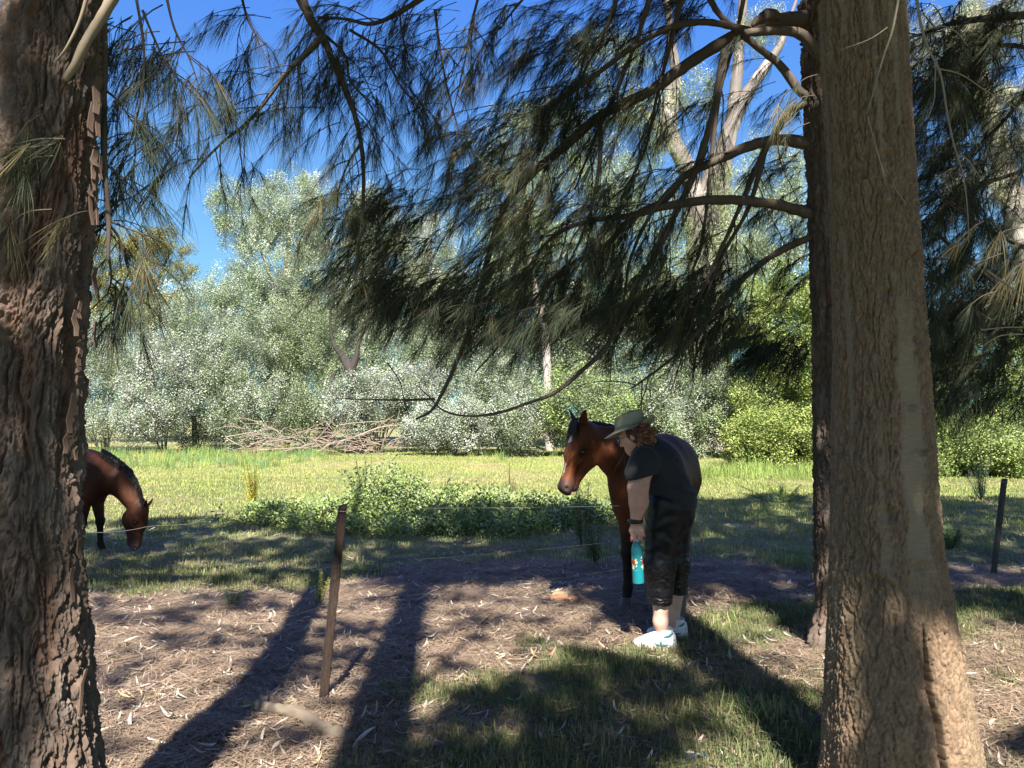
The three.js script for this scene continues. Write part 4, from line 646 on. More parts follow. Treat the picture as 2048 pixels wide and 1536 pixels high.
// big pale gum tree behind the she-oak branches
{
  const t = thing('gum_tree', 'huge pale barked gum tree behind the arching branches', 'tree'), D = 35, q = (px, py, d = D) => P(px, py, d);
  const bark = (pts, r0, r1, sides = 14) => {
    const g = tube(pts, s => lerp(r0, r1, s), sides, pts.length * 10, .07, r0 * 9), p = g.attributes.position, c = [];
    for (let i = 0; i < p.count; i++) { const x = p.getX(i), y = p.getY(i), z = p.getZ(i), n = n3(x * 1.2, y * .35, z * 1.2) + .4 * n3(x * 4, y * .8, z * 4), old = sstep(-.1, .25, n - lerp(-.9, .5, sstep(3, 12, y))); c.push(lerp(.15, .38, old), lerp(.125, .335, old), lerp(.105, .29, old)); }
    g.setAttribute('color', new THREE.BufferAttribute(new Float32Array(c), 3)); return g;
  };
  part('trunk', bark([V(q(1425, 880).x, -.2, -D), q(1420, 780), q(1412, 600), q(1408, 480), q(1400, 390)], 1.15, .72), gumBark, t);
  part('limb', bark([q(1405, 400), q(1440, 320), q(1462, 255), q(1490, 195), q(1530, 135), q(1560, 90), q(1575, 50), q(1600, -20)], .5, .05, 10), gumBark, t);
  part('limb', bark([q(1398, 410), q(1370, 330), q(1345, 280), q(1332, 230), q(1345, 170)], .46, .3, 10), gumBark, t);
  part('limb', bark([q(1440, 460), q(1448, 330), q(1462, 255), q(1470, 190), q(1478, 100), q(1490, -40)], .42, .2, 10), gumBark, t);
  part('limb', bark([q(1340, 250), q(1352, 160), q(1340, 60), q(1330, -60)], .3, .14, 10), gumBark, t);
  part('limb', bark([q(1345, 280), q(1300, 240), q(1262, 180)], .26, .1, 8), gumBark, t);
  foliage(t, [blob(1240, 300, 120, 110, D), blob(1150, 420, 130, 120, D), blob(1040, 300, 90, 80, D), blob(1290, 500, 110, 120, D), blob(1130, 560, 120, 100, D), blob(1540, 350, 70, 80, D), blob(1530, 450, 90, 90, D - 4), blob(1570, 560, 80, 80, D - 4), blob(1480, 500, 60, 100, D), blob(1010, 420, 70, 100, D), blob(1390, 190, 70, 40, D), blob(1520, 60, 60, 40, D), blob(1220, 120, 90, 60, D), blob(1330, 620, 80, 70, D), blob(1100, 250, 60, 50, D)], 3400, GUM, [[.26, .31, .14], [.33, .37, .2], [.4, .42, .28], [.22, .28, .12]], { size: 1.1, gap: .0, clump: .7, tilt: .6 });
  foliage(t, [blob(1430, 520, 60, 60, 32), blob(1390, 640, 70, 60, 32), blob(1450, 380, 40, 40, 33)], 420, GUM, [[.28, .32, .17], [.34, .36, .22]], { gap: .05 });
  const t2 = thing('gum_tree', 'slender pale leaning stem behind the hanging needles, left of the huge gum', 'tree');
  part('trunk', bark([V(q(1100, 880, 33).x, -.2, -33), q(1090, 680, 33), q(1075, 600, 33), q(1062, 540, 33), q(1050, 470, 33)], .2, .12, 8), gumBark, t2);
  foliage(t2, [blob(1050, 480, 60, 70, 33), blob(1010, 560, 50, 50, 33)], 350, GUM, [[.33, .37, .2], [.26, .31, .14]]);
  const t3 = thing('gum_tree', 'sunlit pale crown high behind the drooping foliage at the right edge', 'tree'), w = (px, py) => P(px, py, 30);
  part('trunk', bark([V(w(2080, 880).x, -.2, -30), w(2070, 600), w(2020, 380), w(1960, 160), w(1930, 40)], .6, .25), gumBark, t3);
  foliage(t3, [blob(1900, 100, 90, 70, 30), blob(2020, 240, 90, 70, 30), blob(1960, 380, 70, 40, 30), blob(1990, 60, 80, 60, 30), blob(2000, 620, 50, 50, 30)], 1300, GUM, [[.4, .38, .3], [.34, .33, .22], [.26, .3, .16]], { gap: .0 });
}
// ---------------------------------------------------------------- mound of brambles and single weeds
{
  const t = thing('bramble_mound', 'broad low mound of brambles and weeds half in shade before the field', 'bramble mound');
  const bl = [[-1.75, .32, 11.2, .62, .42, .55], [-1.5, .15, 11, .9, .3, .6], [-.6, .13, 11.1, .9, .25, .7], [.2, .1, 11.2, .9, .2, .7], [-2.6, .06, 11, .8, .2, .5], [1.0, .03, 11.3, .8, .15, .6], [-3.5, .0, 11.2, .6, .14, .4], [-.2, .05, 10.3, 1.2, .16, .4], [-1.2, -.04, 11, 3.4, .16, 1.3], [-.6, -.04, 10.4, 2.4, .14, 1]];
  const S = [sprig(34, .26, .16, .035, .05, .1), sprig(30, .3, .15, .04, .055, .1)];
  foliage(t, bl, 2000, S, [[.2, .28, .09], [.26, .34, .10], [.16, .22, .09], [.34, .38, .15], [.25, .31, .16]], { clump: 2.8, gap: .0 });
  const g = []; for (let k = 0; k < 60; k++) { const b = bl[Math.floor(RB() * 5)], x = b[0] + (RB() - .5) * b[3] * 1.6, d = b[2] + (RB() - .5) * b[5] * 1.4, a = RB() * 6.28, l = .2 + RB() * .5; g.push(tube([V(x, .05, -d), V(x + Math.cos(a) * l * .3, b[4] * .9 + .1, -d + Math.sin(a) * l * .3), V(x + Math.cos(a) * l, b[4] * .7 + .1, -d + Math.sin(a) * l)], s => .005 * (1 - .7 * s), 4, 6)); }
  part('canes', mergeGeometries(g), stemDark, t, 'stuff');
  // upright stems: [pixel, height in metres, leaf tint]
  const up = (name, label, px, d, h, n, tint, cat = 'weed', group, w = .3) => {
    const x = (px - 1024) / F * d, o = thing(name, label, cat, [x, gy(x, d), -d], group), st = [], L = [];
    for (let k = 0; k < n; k++) { const a = RB() * 6.28, r = RB() * w, hh = h * (.55 + RB() * .5), tx = Math.cos(a) * r * 1.5, tz = Math.sin(a) * r; st.push(tube([V(Math.cos(a) * r * .4, -.02, Math.sin(a) * r * .4), V(Math.cos(a) * r * .8, hh * .5, tz * .6), V(tx, hh, tz)], s => .006 * (1 - .6 * s) * (d / 10), 4, 6)); for (let y = .15; y < 1; y += d < 8 ? .16 : .06) L.push({ m: mat4(V(lerp(Math.cos(a) * r * .4, tx, y), hh * y, lerp(Math.sin(a) * r * .4, tz, y)), quat((RB() - .5) * .8, RB() * 6.28, (RB() - .5) * .8), (.22 + RB() * .2) * (1.15 - y * .5) * (d < 8 ? .55 : 1)), c: col(tint[0] * (.7 + RB() * .6), tint[1] * (.7 + RB() * .6), tint[2] * (.7 + RB() * .6)) }); }
    part('stems', mergeGeometries(st), stemDark, o, 'stuff'); copies('leaves', S[n % 2], leafMatB, L, o);
  };
  up('tall_weed', 'grey green spiky weed rising from the left top of the bramble mound', 735, 11.4, .98, 16, [.22, .27, .15], 'weed', undefined, .3);
  up('tall_weed', 'yellow stalked weed standing alone on the sunlit field left of the mound', 512, 13.2, .75, 9, [.42, .38, .06], 'weed', undefined, .16);
  up('tall_weed', 'spindly weed on the far slope of the mound, right of its top', 845, 11.6, .85, 5, [.2, .24, .1], 'weed', undefined, .2);
  up('tall_weed', 'thin bare weed pair on the field between the mound and the horse', 1020, 12.5, .75, 4, [.2, .2, .1], 'weed', undefined, .14);
  up('tall_weed', 'sparse dark weed below the muzzle of the bay horse', 1165, 9.2, .72, 5, [.14, .17, .07], 'weed', undefined, .16);
  up('tall_weed', 'dark weed left of the foreleg of the bay horse', 1195, 8.0, .4, 4, [.12, .15, .06], 'weed', undefined, .12);
  up('tall_weed', 'pale green weed at the foot of the bush right of the thick trunk', 1960, 14, .75, 9, [.22, .3, .15], 'weed', undefined, .3);
  up('tall_weed', 'yellow leaved seedling beside the foot of the near post', 643, 6.4, .26, 5, [.4, .42, .08], 'weed', undefined, .1);
  up('tall_weed', 'low dark green weed left of the near post in the shade', 470, 6.3, .16, 8, [.1, .17, .05], 'weed', undefined, .14);
  up('tall_weed', 'low weed in the shade right of the thick trunk', 1890, 9, .28, 7, [.14, .2, .08], 'weed', undefined, .14);
  up('tall_weed', 'broad leafy weed patch right of the bay horse in the shade', 1560, 13.5, .3, 14, [.14, .2, .07], 'weed', undefined, .6);
}
// ---------------------------------------------------------------- heap of dead branches at the far edge
{
  const t = thing('dead_branches', 'heap of bleached dead branches lying before the silver shrubs', 'branch heap'), R = rng(88), D = 28.6, q = (px, py, d = D) => P(px, py, d), pale = std({ color: col(.22, .18, .14) });
  const big = [[[452, 874], [510, 864], [545, 858], [562, 868]], [[452, 876], [475, 888], [500, 893]], [[645, 905], [655, 890], [700, 878], [760, 855], [800, 850]], [[660, 903], [690, 880], [740, 866]], [[560, 905], [620, 890], [650, 885], [690, 888]], [[717, 907], [735, 875], [760, 850], [790, 830]], [[690, 906], [692, 880], [700, 862]], [[765, 898], [768, 880], [790, 850], [800, 820]], [[590, 900], [630, 880], [655, 855], [670, 830]], [[500, 888], [560, 880], [600, 870]], [[620, 900], [600, 880], [560, 872]], [[680, 850], [720, 845], [790, 842]], [[520, 900], [580, 897], [640, 893]], [[660, 880], [690, 850], [700, 815]]];
  big.forEach((l, i) => part('bough', tube(l.map(([x, y], k) => q(x, y, D + (i % 3) * .4 - k * .1)), s => (i === 2 ? .06 : .026) * (1 - .55 * s), 6, 12, .15, i), pale, t));
  const g = []; for (let k = 0; k < 130; k++) { const px = 470 + R() * 340, py = 902 - R() * R() * 65, a = (R() - .5) * 2.6 + (R() < .5 ? 0 : 3.14), l = .4 + R() * 1.1, p = q(px, py, D + R() * 1.6 - .4), e = V(p.x + Math.cos(a) * l, Math.max(.05, p.y + Math.sin(a) * l * .5), p.z + (R() - .5) * .8), m = p.clone().lerp(e, .5).add(V(0, .1, 0)); p.y = Math.max(.05, p.y); g.push(tube([p, m, e], s => .016 * (1 - .6 * s), 4, 5)); }
  part('dead_twigs', mergeGeometries(g), std({ color: col(.24, .18, .14) }), t, 'stuff');
}
// ---------------------------------------------------------------- fence posts and wires
const POST = [[650, 1368, 686, 1010, 4.17], [1364, 1216, 1381, 1003, 5.78], [1990, 1122, 2009, 958, 7.6]];
const wood = (() => {                                                  // brown weathered wood, grain along v
  const S = 256, c = new Uint8Array(S * S * 4), b = new Uint8Array(S * S * 4); for (let j = 0; j < S; j++) for (let i = 0; i < S; i++) { const g = 0.5 + 0.35 * n2(i * .09, j * .008) + 0.22 * n2(i * .4, j * .02) + .1 * n2(i * .05, j * .05), k = (j * S + i) * 4, v = clamp(.35 + .55 * g); c[k] = v * 84; c[k + 1] = v * 60; c[k + 2] = v * 47; c[k + 3] = 255; b[k] = b[k + 1] = b[k + 2] = clamp(g) * 255; b[k + 3] = 255; }
  const mk = (d, s) => { const t = new THREE.DataTexture(d, S, S); t.wrapS = t.wrapT = THREE.RepeatWrapping; t.magFilter = THREE.LinearFilter; if (s) t.colorSpace = THREE.SRGBColorSpace; t.repeat.set(9, 3); t.needsUpdate = true; return t; };
  return std({ map: mk(c, 1), bumpMap: mk(b), bumpScale: .003, roughness: .85 });
})();
const labels = ['brown wooden post standing free in the left foreground', 'grey wooden post right behind the standing person', 'thin dark post standing alone right of the thick trunk'];
const tops = [];
POST.forEach(([x0, y0, x1, y1, d], i) => {
  const a = P(x0, y0, d), b = P(x1, y1, d - .05), h = b.distanceTo(a) + .12, dir = b.clone().sub(a).normalize(); a.addScaledVector(dir, -.12); tops.push(b);
  const t = thing('fence_post', labels[i], 'post', a, undefined), q = new THREE.Quaternion().setFromUnitVectors(V(0, 1, 0), dir).multiply(quat(0, [.45, .5, .4][i], 0)), w = [.046, .05, .052][i];
  t.quaternion.copy(q);
  // a split stake: four uneven sides, chamfered, a worn slanting head
  const pos = [], idx = [], uv = [], N = 30, S = [[-1, -.8], [-.8, -1], [.8, -1], [1, -.75], [.9, .8], [.7, 1], [-.75, .9], [-1, .75]];
  for (let j = 0; j <= N; j++) S.forEach(([sx, sz], k) => { const y = h * j / N, r = w / 2 * (1 + .09 * n2(k * 3.1 + i * 9, j * .35) + .05 * n2(k * 2, j * 1.4)) * (j === N ? .93 : 1); pos.push(sx * r, y + (j === N ? .006 * sx + .003 * n2(k, 4) : 0), sz * r * .7); uv.push(k / 8 * .18, y); });
  for (let j = 0; j < N; j++) for (let k = 0; k < 8; k++) { const p = j * 8 + k, n = j * 8 + (k + 1) % 8; idx.push(p, p + 8, n, n, p + 8, n + 8); }
  const c = pos.length / 3; pos.push(0, h, 0); uv.push(0, 0); for (let k = 0; k < 8; k++) idx.push(c, N * 8 + (k + 1) % 8, N * 8 + k);
  part('stake', geom(pos, idx, uv), i === 2 ? std({ color: col(.06, .05, .042), roughness: .9 }) : i === 1 ? std({ color: col(.14, .12, .105), roughness: .9 }) : wood, t);
  const st = part('wire_staple', new THREE.TorusGeometry(w * .62, .0022, 6, 14), std({ color: col(.35, .22, .17), roughness: .6 }), t); st.rotation.x = Math.PI / 2; st.scale.set(1, .8, 1); st.position.y = h - .03;
});
{
  const wm = std({ color: col(.13, .12, .105), roughness: .8 }), wd = std({ color: col(.05, .046, .042), roughness: .8 });
  const left = P(-420, 1105, 2.3), run = (name, label, pts, sag, m, r = .001) => { const l = []; pts.forEach((p, i) => { if (i) { for (let k = i === 1 ? 0 : 1; k <= 8; k++) { const t = k / 8, q = pts[i - 1].clone().lerp(p, t); q.y -= sag * 4 * t * (1 - t); l.push(q); } } }); const o = part(numbered(name), tube(l, r, 5, l.length * 2), m, scene); o.userData = { label, category: 'fence wire', group: 'wires of the paddock fence' }; return o; };
  run('fence_wire', 'topmost pale fence wire running over the post tops', [left, P(165, 1064, 3.5), P(296, 1053, 3.68), tops[0].clone().add(V(0, -.012, .03)), tops[1].clone().add(V(0, -.012, .03)), tops[2].clone().add(V(0, -.02, .03))], .012, wm);
  const dn = (p, k) => p.clone().add(V(0, -k, .028));
  run('fence_wire', 'middle dark fence wire of the paddock fence', [dn(left, .33), dn(tops[0], .31), dn(tops[1], .22), dn(tops[2], .3)], .02, wd, .0007);
  run('fence_wire', 'lowest dark slack fence wire of the paddock fence', [dn(left, .52), dn(tops[0], .5), dn(tops[1], .4), dn(tops[2], .46)], .03, wd, .0007);
}
// ---------------------------------------------------------------- log, sticks and scraps on the ground
{
  const onG = (px, py, up = .01) => { const d = Gd(py), x = (px - 1024) / F * d; return V(x, gy(x, d) + up, -d); }, R = rng(15);
  const lg = thing('fallen_branch', 'thick grey brown branch lying in front of the near post', 'fallen branch');
  part('wood', tube([onG(500, 1412, .03), onG(540, 1424, .04), onG(600, 1440, .035), onG(660, 1462, .035), onG(712, 1476, .02)], s => .024 + .012 * s, 14, 60, .3, 4), std({ color: col(.14, .11, .08), roughness: .95 }), lg);
  part('snag', tube([onG(535, 1420, .04), onG(532, 1404, .06), onG(530, 1388, .07)], [.02, .015, .008], 7, 10, .2), limbMat, lg); part('snag', tube([onG(536, 1420, .04), onG(541, 1402, .06), onG(541, 1386, .075)], [.015, .012, .007], 7, 10, .2), limbMat, lg);
  const L = [['long thin pale twig bent on the ground left of the log', [[420, 1485], [520, 1482], [590, 1478], [655, 1480]], .005], ['crooked stick lying in the shade right of the log', [[720, 1405], [740, 1380], [765, 1352], [772, 1340]], .006], ['thin stick curving below the crooked stick', [[906, 1352], [925, 1378], [960, 1392], [985, 1396]], .004], ['dark thin stick in the lit earth left of the person', [[955, 1255], [985, 1235], [1020, 1222], [1050, 1210]], .006], ['stick pointing up right from the bottom edge', [[1190, 1540], [1170, 1510], [1130, 1460], [1085, 1425]], .011], ['long slender stick behind the white shoes', [[1350, 1300], [1380, 1290], [1420, 1270], [1440, 1256]], .005], ['dark stick lying right of the white shoes', [[1330, 1290], [1400, 1315], [1450, 1330], [1475, 1340]], .005], ['short branched stick on the shaded grass left of the near post', [[352, 1160], [362, 1180], [375, 1192], [378, 1205]], .006], ['dark stick on the grass behind the near post', [[700, 1092], [740, 1098], [800, 1102], [880, 1100]], .008], ['short dark stick in the lit earth right of the left trunk foot', [[205, 1530], [212, 1518], [220, 1505]], .012]];
  for (const [label, pts, r] of L) { const o = part(numbered('stick'), tube(pts.map(([x, y]) => onG(x, y, r * 1.2 + .004)), s => r * (1 - .5 * s), 6, 16, .2, r * 999), R() < .4 ? stemDark : std({ color: col(.2 + R() * .1, .16 + R() * .07, .12 + R() * .05), roughness: .9 })); o.userData = { label, category: 'stick' }; }
  const sh = new THREE.PlaneGeometry(.11, .05, 8, 4), sp = sh.attributes.position; for (let i = 0; i < sp.count; i++) sp.setZ(i, .014 * n2(sp.getX(i) * 40, sp.getY(i) * 40) + .01); sh.rotateX(-Math.PI / 2); sh.computeVertexNormals();
  const sc = part('blue_scrap', sh, std({ color: col(.03, .05, .16), roughness: .4, side: THREE.DoubleSide })); sc.position.copy(onG(1384, 1512, .015)); sc.rotation.y = .3; sc.userData = { label: 'crumpled dark blue scrap among leaves near the bottom edge', category: 'scrap' };
  const sv = thing('bark_clump', 'pale broken clump of dry bark left of the horse foreleg', 'bark clump', onG(1140, 1195)); for (let k = 0; k < 9; k++) { const b = new THREE.IcosahedronGeometry(.035 + R() * .03, 1), p = b.attributes.position; for (let i = 0; i < p.count; i++) { const f = 1 + .3 * n3(p.getX(i) * 30 + k, p.getY(i) * 30, p.getZ(i) * 30); p.setXYZ(i, p.getX(i) * f * 1.4, p.getY(i) * f * .6, p.getZ(i) * f); } b.computeVertexNormals(); const m = part('clod', b, std({ color: col(.2 + R() * .1, .13 + R() * .05, .09), roughness: 1 }), sv); m.position.set((R() - .5) * .3, .012, (R() - .5) * .15); }

}
// ---------------------------------------------------------------- horses: x forward, y up, z to the horse's right
const coat = new THREE.MeshPhysicalMaterial({ vertexColors: true, roughness: 0.5, specularIntensity: 0.2, sheen: 0.0, sheenRoughness: 0.5, sheenColor: new THREE.Color(0.5, 0.3, 0.2) });
const hairMat = std({ color: col(.016, .012, .011), roughness: .85, side: THREE.DoubleSide }), hoofMat = std({ color: col(.05, .045, .045), roughness: .5 });
const eyeMat = new THREE.MeshPhysicalMaterial({ color: col(.006, .004, .003), roughness: .06, clearcoat: 1 });
// head in its own axes: x from poll to nose, y towards the forehead side, z to the right; 0.54 long
function headField() {
  const add = [ell([.085, -.035, 0], [.12, .098, .088], .03), cap([.03, .0, 0], [.24, .0, 0], .074, .068, .92, .04), cap([.2, -.012, 0], [.44, -.045, 0], .06, .05, 1.12, .05)];
  for (const s of [-1, 1]) {
    add.push(ell([.165, -.125, s * .034], [.115, .098, .042], .035), cap([.1, -.06, s * .06], [.27, -.05, s * .052], .032, .02, 1, .03));   // jowl, cheek ridge
    add.push(ell([.178, -.018, s * .066], [.038, .027, .028], .02), ell([.498, -.045, s * .036], [.034, .03, .022], .018));                  // brow, nostril
  }
  add.push(ell([.475, -.07, 0], [.072, .062, .054], .04), cap([.2, -.165, 0], [.43, -.128, 0], .042, .03, 1.1, .06), ell([.462, -.137, 0], [.036, .028, .034], .022), ell([.52, -.088, 0], [.03, .036, .04], .025));
  const base = join(add);
  return (x, y, z) => {
    let d = base(x, y, z); const az = Math.abs(z);
    d = Math.max(d, -(Math.hypot((x - .512) * .9, (y + .043) * .75, az - .06) - .017));                              // nostril
    const m = Math.hypot(Math.max(0, Math.abs(x - .475) - .045), y + .106 + .12 * (x - .475)); d += .008 * Math.exp(-((m / .005) ** 2)) * (az > .01 ? 1 : .6);   // mouth line
    d += .004 * Math.exp(-(((y + .03 + .22 * (x - .3)) / .009) ** 2)) * sstep(.24, .3, x) * sstep(.44, .38, x);     // groove below the cheek ridge
    d += .005 * Math.exp(-((Math.hypot(x - .2, y + .03, az - .084) / .012) ** 2));
    return d;
  };
}
function makeHorse(label, place, turn, k, pose) {
  const o = thing('horse', label, 'horse', place); o.rotation.y = turn; o.scale.setScalar(k);
  const { poll, n, u, hs = 1, front, hind, neckBase, body = [.10, .033, .015] } = pose;
  const ez = n.clone().cross(u).normalize(), ey = ez.clone().cross(n).normalize();
  const list = [
    ell([.0, .985, 0], [.60, .30, .275], .1), ell([.34, 1.0, 0], [.32, .315, .225], .1), ell([.5, 1.02, 0], [.2, .23, .2], .1),
    cap([.36, 1.22, 0], [.1, 1.235, 0], .12, .1, 1.5, .14), cap([.1, 1.2, 0], [-.38, 1.2, 0], .11, .13, 1, .15),
    ell([-.46, 1.1, 0], [.32, .255, .265], .12), cap([-.3, 1.22, 0], [-.62, 1.14, 0], .12, .1, .9, .12), ell([-.25, .94, 0], [.3, .2, .22], .12),
  ];
  for (const s of [-1, 1]) {
    list.push(ell([.4, 1.02, s * .12], [.17, .26, .1], .1), cap([.52, .98, s * .1], [.42, .8, s * .135], .12, .1, 1, .08));
    const f = front[s > 0 ? 1 : 0], h = hind[s > 0 ? 1 : 0], Z = s * .125;
    const el = [.40, .80, Z], kn = [f[0], .44, Z * .95], fe = [f[1], .155, Z * .95], ho = [f[2], .05, Z * .95];
    list.push(cap(el, kn, .092, .05, 1.1, .06), ell(kn, [.052, .068, .046], .03), cap(kn, fe, .042, .034, 1, .03), ell(fe, [.043, .045, .04], .02), cap(fe, ho, .036, .042, 1, .02));
    const st = [-.36, .80, s * .16], hk = [h[0], .51, s * .125], fh = [h[1], .165, s * .12], hh = [h[2], .05, s * .12];
    list.push(ell([-.48, .98, s * .13], [.21, .26, .12], .1), cap([-.46, .95, s * .14], st, .17, .11, 1.1, .08), cap(st, hk, .108, .05, 1.15, .06), ell(hk, [.06, .062, .044], .03), cap([h[0] - .02, .51, s * .125], fh, .044, .036, 1, .03), ell(fh, [.044, .045, .04], .02), cap(fh, hh, .037, .044, 1, .02));
  }
  // neck: a chain of flattened sections from the shoulder to the poll, deep below and narrow above
  const nb = neckBase, th = poll.clone().addScaledVector(n, .06 * hs).addScaledVector(ey, -.05 * hs), mid = pose.mid;
  list.push(cap([nb.x, nb.y, nb.z], [mid.x, mid.y, mid.z], .19, .135, 1.35, .12), cap([mid.x, mid.y, mid.z], [th.x, th.y, th.z], .135, .088, 1.15, .07));
  list.push(cap([.3, 1.25, 0], [pose.crest.x, pose.crest.y, pose.crest.z], .08, .05, 1.3, .1), cap([pose.crest.x, pose.crest.y, pose.crest.z], [poll.x, poll.y - .01, poll.z], .05, .05, 1.2, .06));
  const head = inBasis(headField(), poll, n, ey, ez, hs); head.k = .045;
  const trunk = join(list), all = (x, y, z) => smin(trunk(x, y, z), head(x, y, z), .045);
  const f = (x, y, z) => all(x, y, z) + .0022 * n3(x * 7, y * 7, z * 7);
  const paint = (x, y, z) => {
    let c = body.slice(); const m = .85 + .3 * n3(x * 3, y * 3, z * 3); c = c.map(v => v * m);
    const dark = Math.max(sstep(.66, .42, y + .05 * n3(x * 9, y * 9, z * 9)) * (all === 0 ? 0 : 1), 0);
    const px = x - poll.x, py = y - poll.y, pz = z - poll.z, hx = (px * n.x + py * n.y + pz * n.z) / hs, hy = (px * ey.x + py * ey.y + pz * ey.z) / hs, hz = (px * ez.x + py * ez.y + pz * ez.z) / hs;
    const inHead = hx > -.06 && hx < .62 && Math.abs(hz) < .14 && hy > -.3 && hy < .12;
    if (!inHead && pose.low) { c = c.map((v, i) => lerp(v, [.012, .01, .01][i], dark)); } else if (!inHead) c = c.map((v, i) => lerp(v, [.012, .01, .01][i], dark));
    if (inHead) {
      c = c.map((v, i) => v * (pose.face ?? 1.25));
      const muz = sstep(.4, .5, hx + .03 * n3(x * 20, y * 20, z * 20)); c = c.map((v, i) => lerp(v, [.045, .034, .034][i], muz * .9));
      if (pose.star) {
        const a = Math.hypot((hx - .15) / .03, (hz - .002) / .017) + .35 * n3(x * 60, y * 60, z * 60), b = Math.hypot((hx - .375) / .055, (hz + .004) / .008) + .3 * n3(x * 60, y * 60, z * 60);
        if (hy > -.04) c = c.map((v, i) => lerp(v, [.62, .52, .48][i], Math.max(sstep(1.15, .8, a), sstep(1.2, .6, b) * .9)));
      }
      const ey2 = Math.hypot((hx - .2) / .045, (hy + .03) / .032); if (Math.abs(hz) > .05) c = c.map(v => v * lerp(.35, 1, sstep(.6, 1.3, ey2)));
    }
    return c;
  };
  part('body', surface(f, pose.lo, pose.hi, pose.cell, paint), coat, o);
  const H = (x, y, z) => poll.clone().addScaledVector(n, x * hs).addScaledVector(ey, y * hs).addScaledVector(ez, z * hs);
  for (const s of [-1, 1]) {
    const e = part('eye', new THREE.SphereGeometry(.0185 * hs, 16, 12), eyeMat, o); e.position.copy(H(.198, -.028, s * .079));
    // ear: an open, pointed shell
    const es = pose.earSize || 1, pos = [], idx = [], c = [], N = 10, M = 9, base = H(.015, .055, s * .05), dir = ey.clone().multiplyScalar(.45).addScaledVector(n, -.85 + (pose.ears || 0)).addScaledVector(ez, s * .42).normalize(), open = ey.clone().multiplyScalar(.55).addScaledVector(ez, s * .65).addScaledVector(n, .25); open.addScaledVector(dir, -open.dot(dir)).normalize(); const sd = dir.clone().cross(open);
    for (let j = 0; j <= N; j++) { const t = j / N, w = (.034 * Math.sin(Math.PI * Math.pow(clamp(t * .93 + .07), .62)) + .002) * hs * es, ctr = base.clone().addScaledVector(dir, t * .15 * hs * es).addScaledVector(open, (.016 * t * t) * hs); for (let i = 0; i <= M; i++) { const a = (i / M - .5) * 4.4, q = ctr.clone().addScaledVector(open, -Math.cos(a) * w * .62).addScaledVector(sd, Math.sin(a) * w); pos.push(q.x, q.y, q.z); const tip = sstep(.65, 1, t), b = body.map(v => v * 1.15 * (1 - .75 * tip)); c.push(...b); if (i && j) { const p = j * (M + 1) + i; idx.push(p - M - 2, p - M - 1, p - 1, p - M - 1, p, p - 1); } } }
    const m = coat.clone(); m.side = THREE.DoubleSide; part('ear', geom(pos, idx, null, c), m, o);
    for (const [l, isF] of [[front[s > 0 ? 1 : 0], 1], [hind[s > 0 ? 1 : 0], 0]]) {
      const g = new THREE.CylinderGeometry(.046, .064, .085, 18, 3), p = g.attributes.position; for (let i = 0; i < p.count; i++) { const y = p.getY(i); p.setX(i, p.getX(i) * 1.08 + .02 * (.04 - y) / .08); if (y < -.04 && p.getX(i) < -.02) p.setX(i, p.getX(i) + .012); } g.computeVertexNormals();
      const h = part('hoof', g, hoofMat, o); h.position.set(l[2] + .012, .04, s * (isF ? .119 : .12));
    }
  }
  const R = rng(pose.seed), out = { pos: [], idx: [] };
  // mane along the crest, falling to one side
  const cr = new THREE.CatmullRomCurve3(pose.maneLine);
  for (let i = 0; i < 520; i++) {
    const t = Math.pow(R(), .9), p = cr.getPoint(t), T = cr.getTangent(t), sidez = (pose.maneSide || 1) * (.3 + R() * .5), L = (pose.maneLen || .16) * (.5 + R() * .7), pts = [];
    const lat = V(0, 0, 1).addScaledVector(T, -T.z).normalize(), up = T.clone().cross(lat).normalize(); if (up.y < 0 && !pose.low) up.negate(); if (pose.low && up.x < 0) up.negate();
    for (let j = 0; j < 5; j++) { const q = j / 4; pts.push(p.clone().addScaledVector(up, .012 + .05 * Math.sin(q * 2.4)).addScaledVector(lat, sidez * q * .16).add(V(0, -L * q * q * 1.1, 0)).addScaledVector(T, (R() - .5) * .02)); }
    ribbon(pts, .0038, T.clone(), out);
  }
  if (pose.forelock) for (let i = 0; i < 150; i++) { const z0 = (R() - .5) * .09, L = .1 + R() * .1, pts = []; const wz = (R() - .45) * .1; for (let j = 0; j < 6; j++) { const q = j / 5; pts.push(H(-.035 + q * L, .058 + .05 * Math.sin((.35 + q * .65) * 3.1) - q * .012 + R() * .004, z0 + wz * q)); } ribbon(pts, .0035, ez, out); }
  part('mane', geom(out.pos, out.idx), hairMat, o);
  const tl = { pos: [], idx: [] };
  for (let i = 0; i < 160; i++) { const a = R() * 6.28, r = .035 * Math.sqrt(R()), L = .55 + R() * .25, pts = []; for (let j = 0; j < 6; j++) { const q = j / 5; pts.push(V(-.72 - .06 * Math.sin(q * 2.2) + Math.cos(a) * r * (1 + q), 1.12 - q * L, Math.sin(a) * r * (1 + 1.6 * q))); } ribbon(pts, .006, V(0, 0, 1), tl); }
  part('tail', geom(tl.pos, tl.idx), hairMat, o);
  if (pose.tongue) { const tg = part('tongue', new THREE.SphereGeometry(.016, 10, 8), std({ color: col(.42, .19, .15), roughness: .4 }), o); tg.scale.set(.8, 1.7, .7); tg.position.copy(H(.505, -.118, pose.tongue)); tg.rotation.z = .6; }
  return o;
}
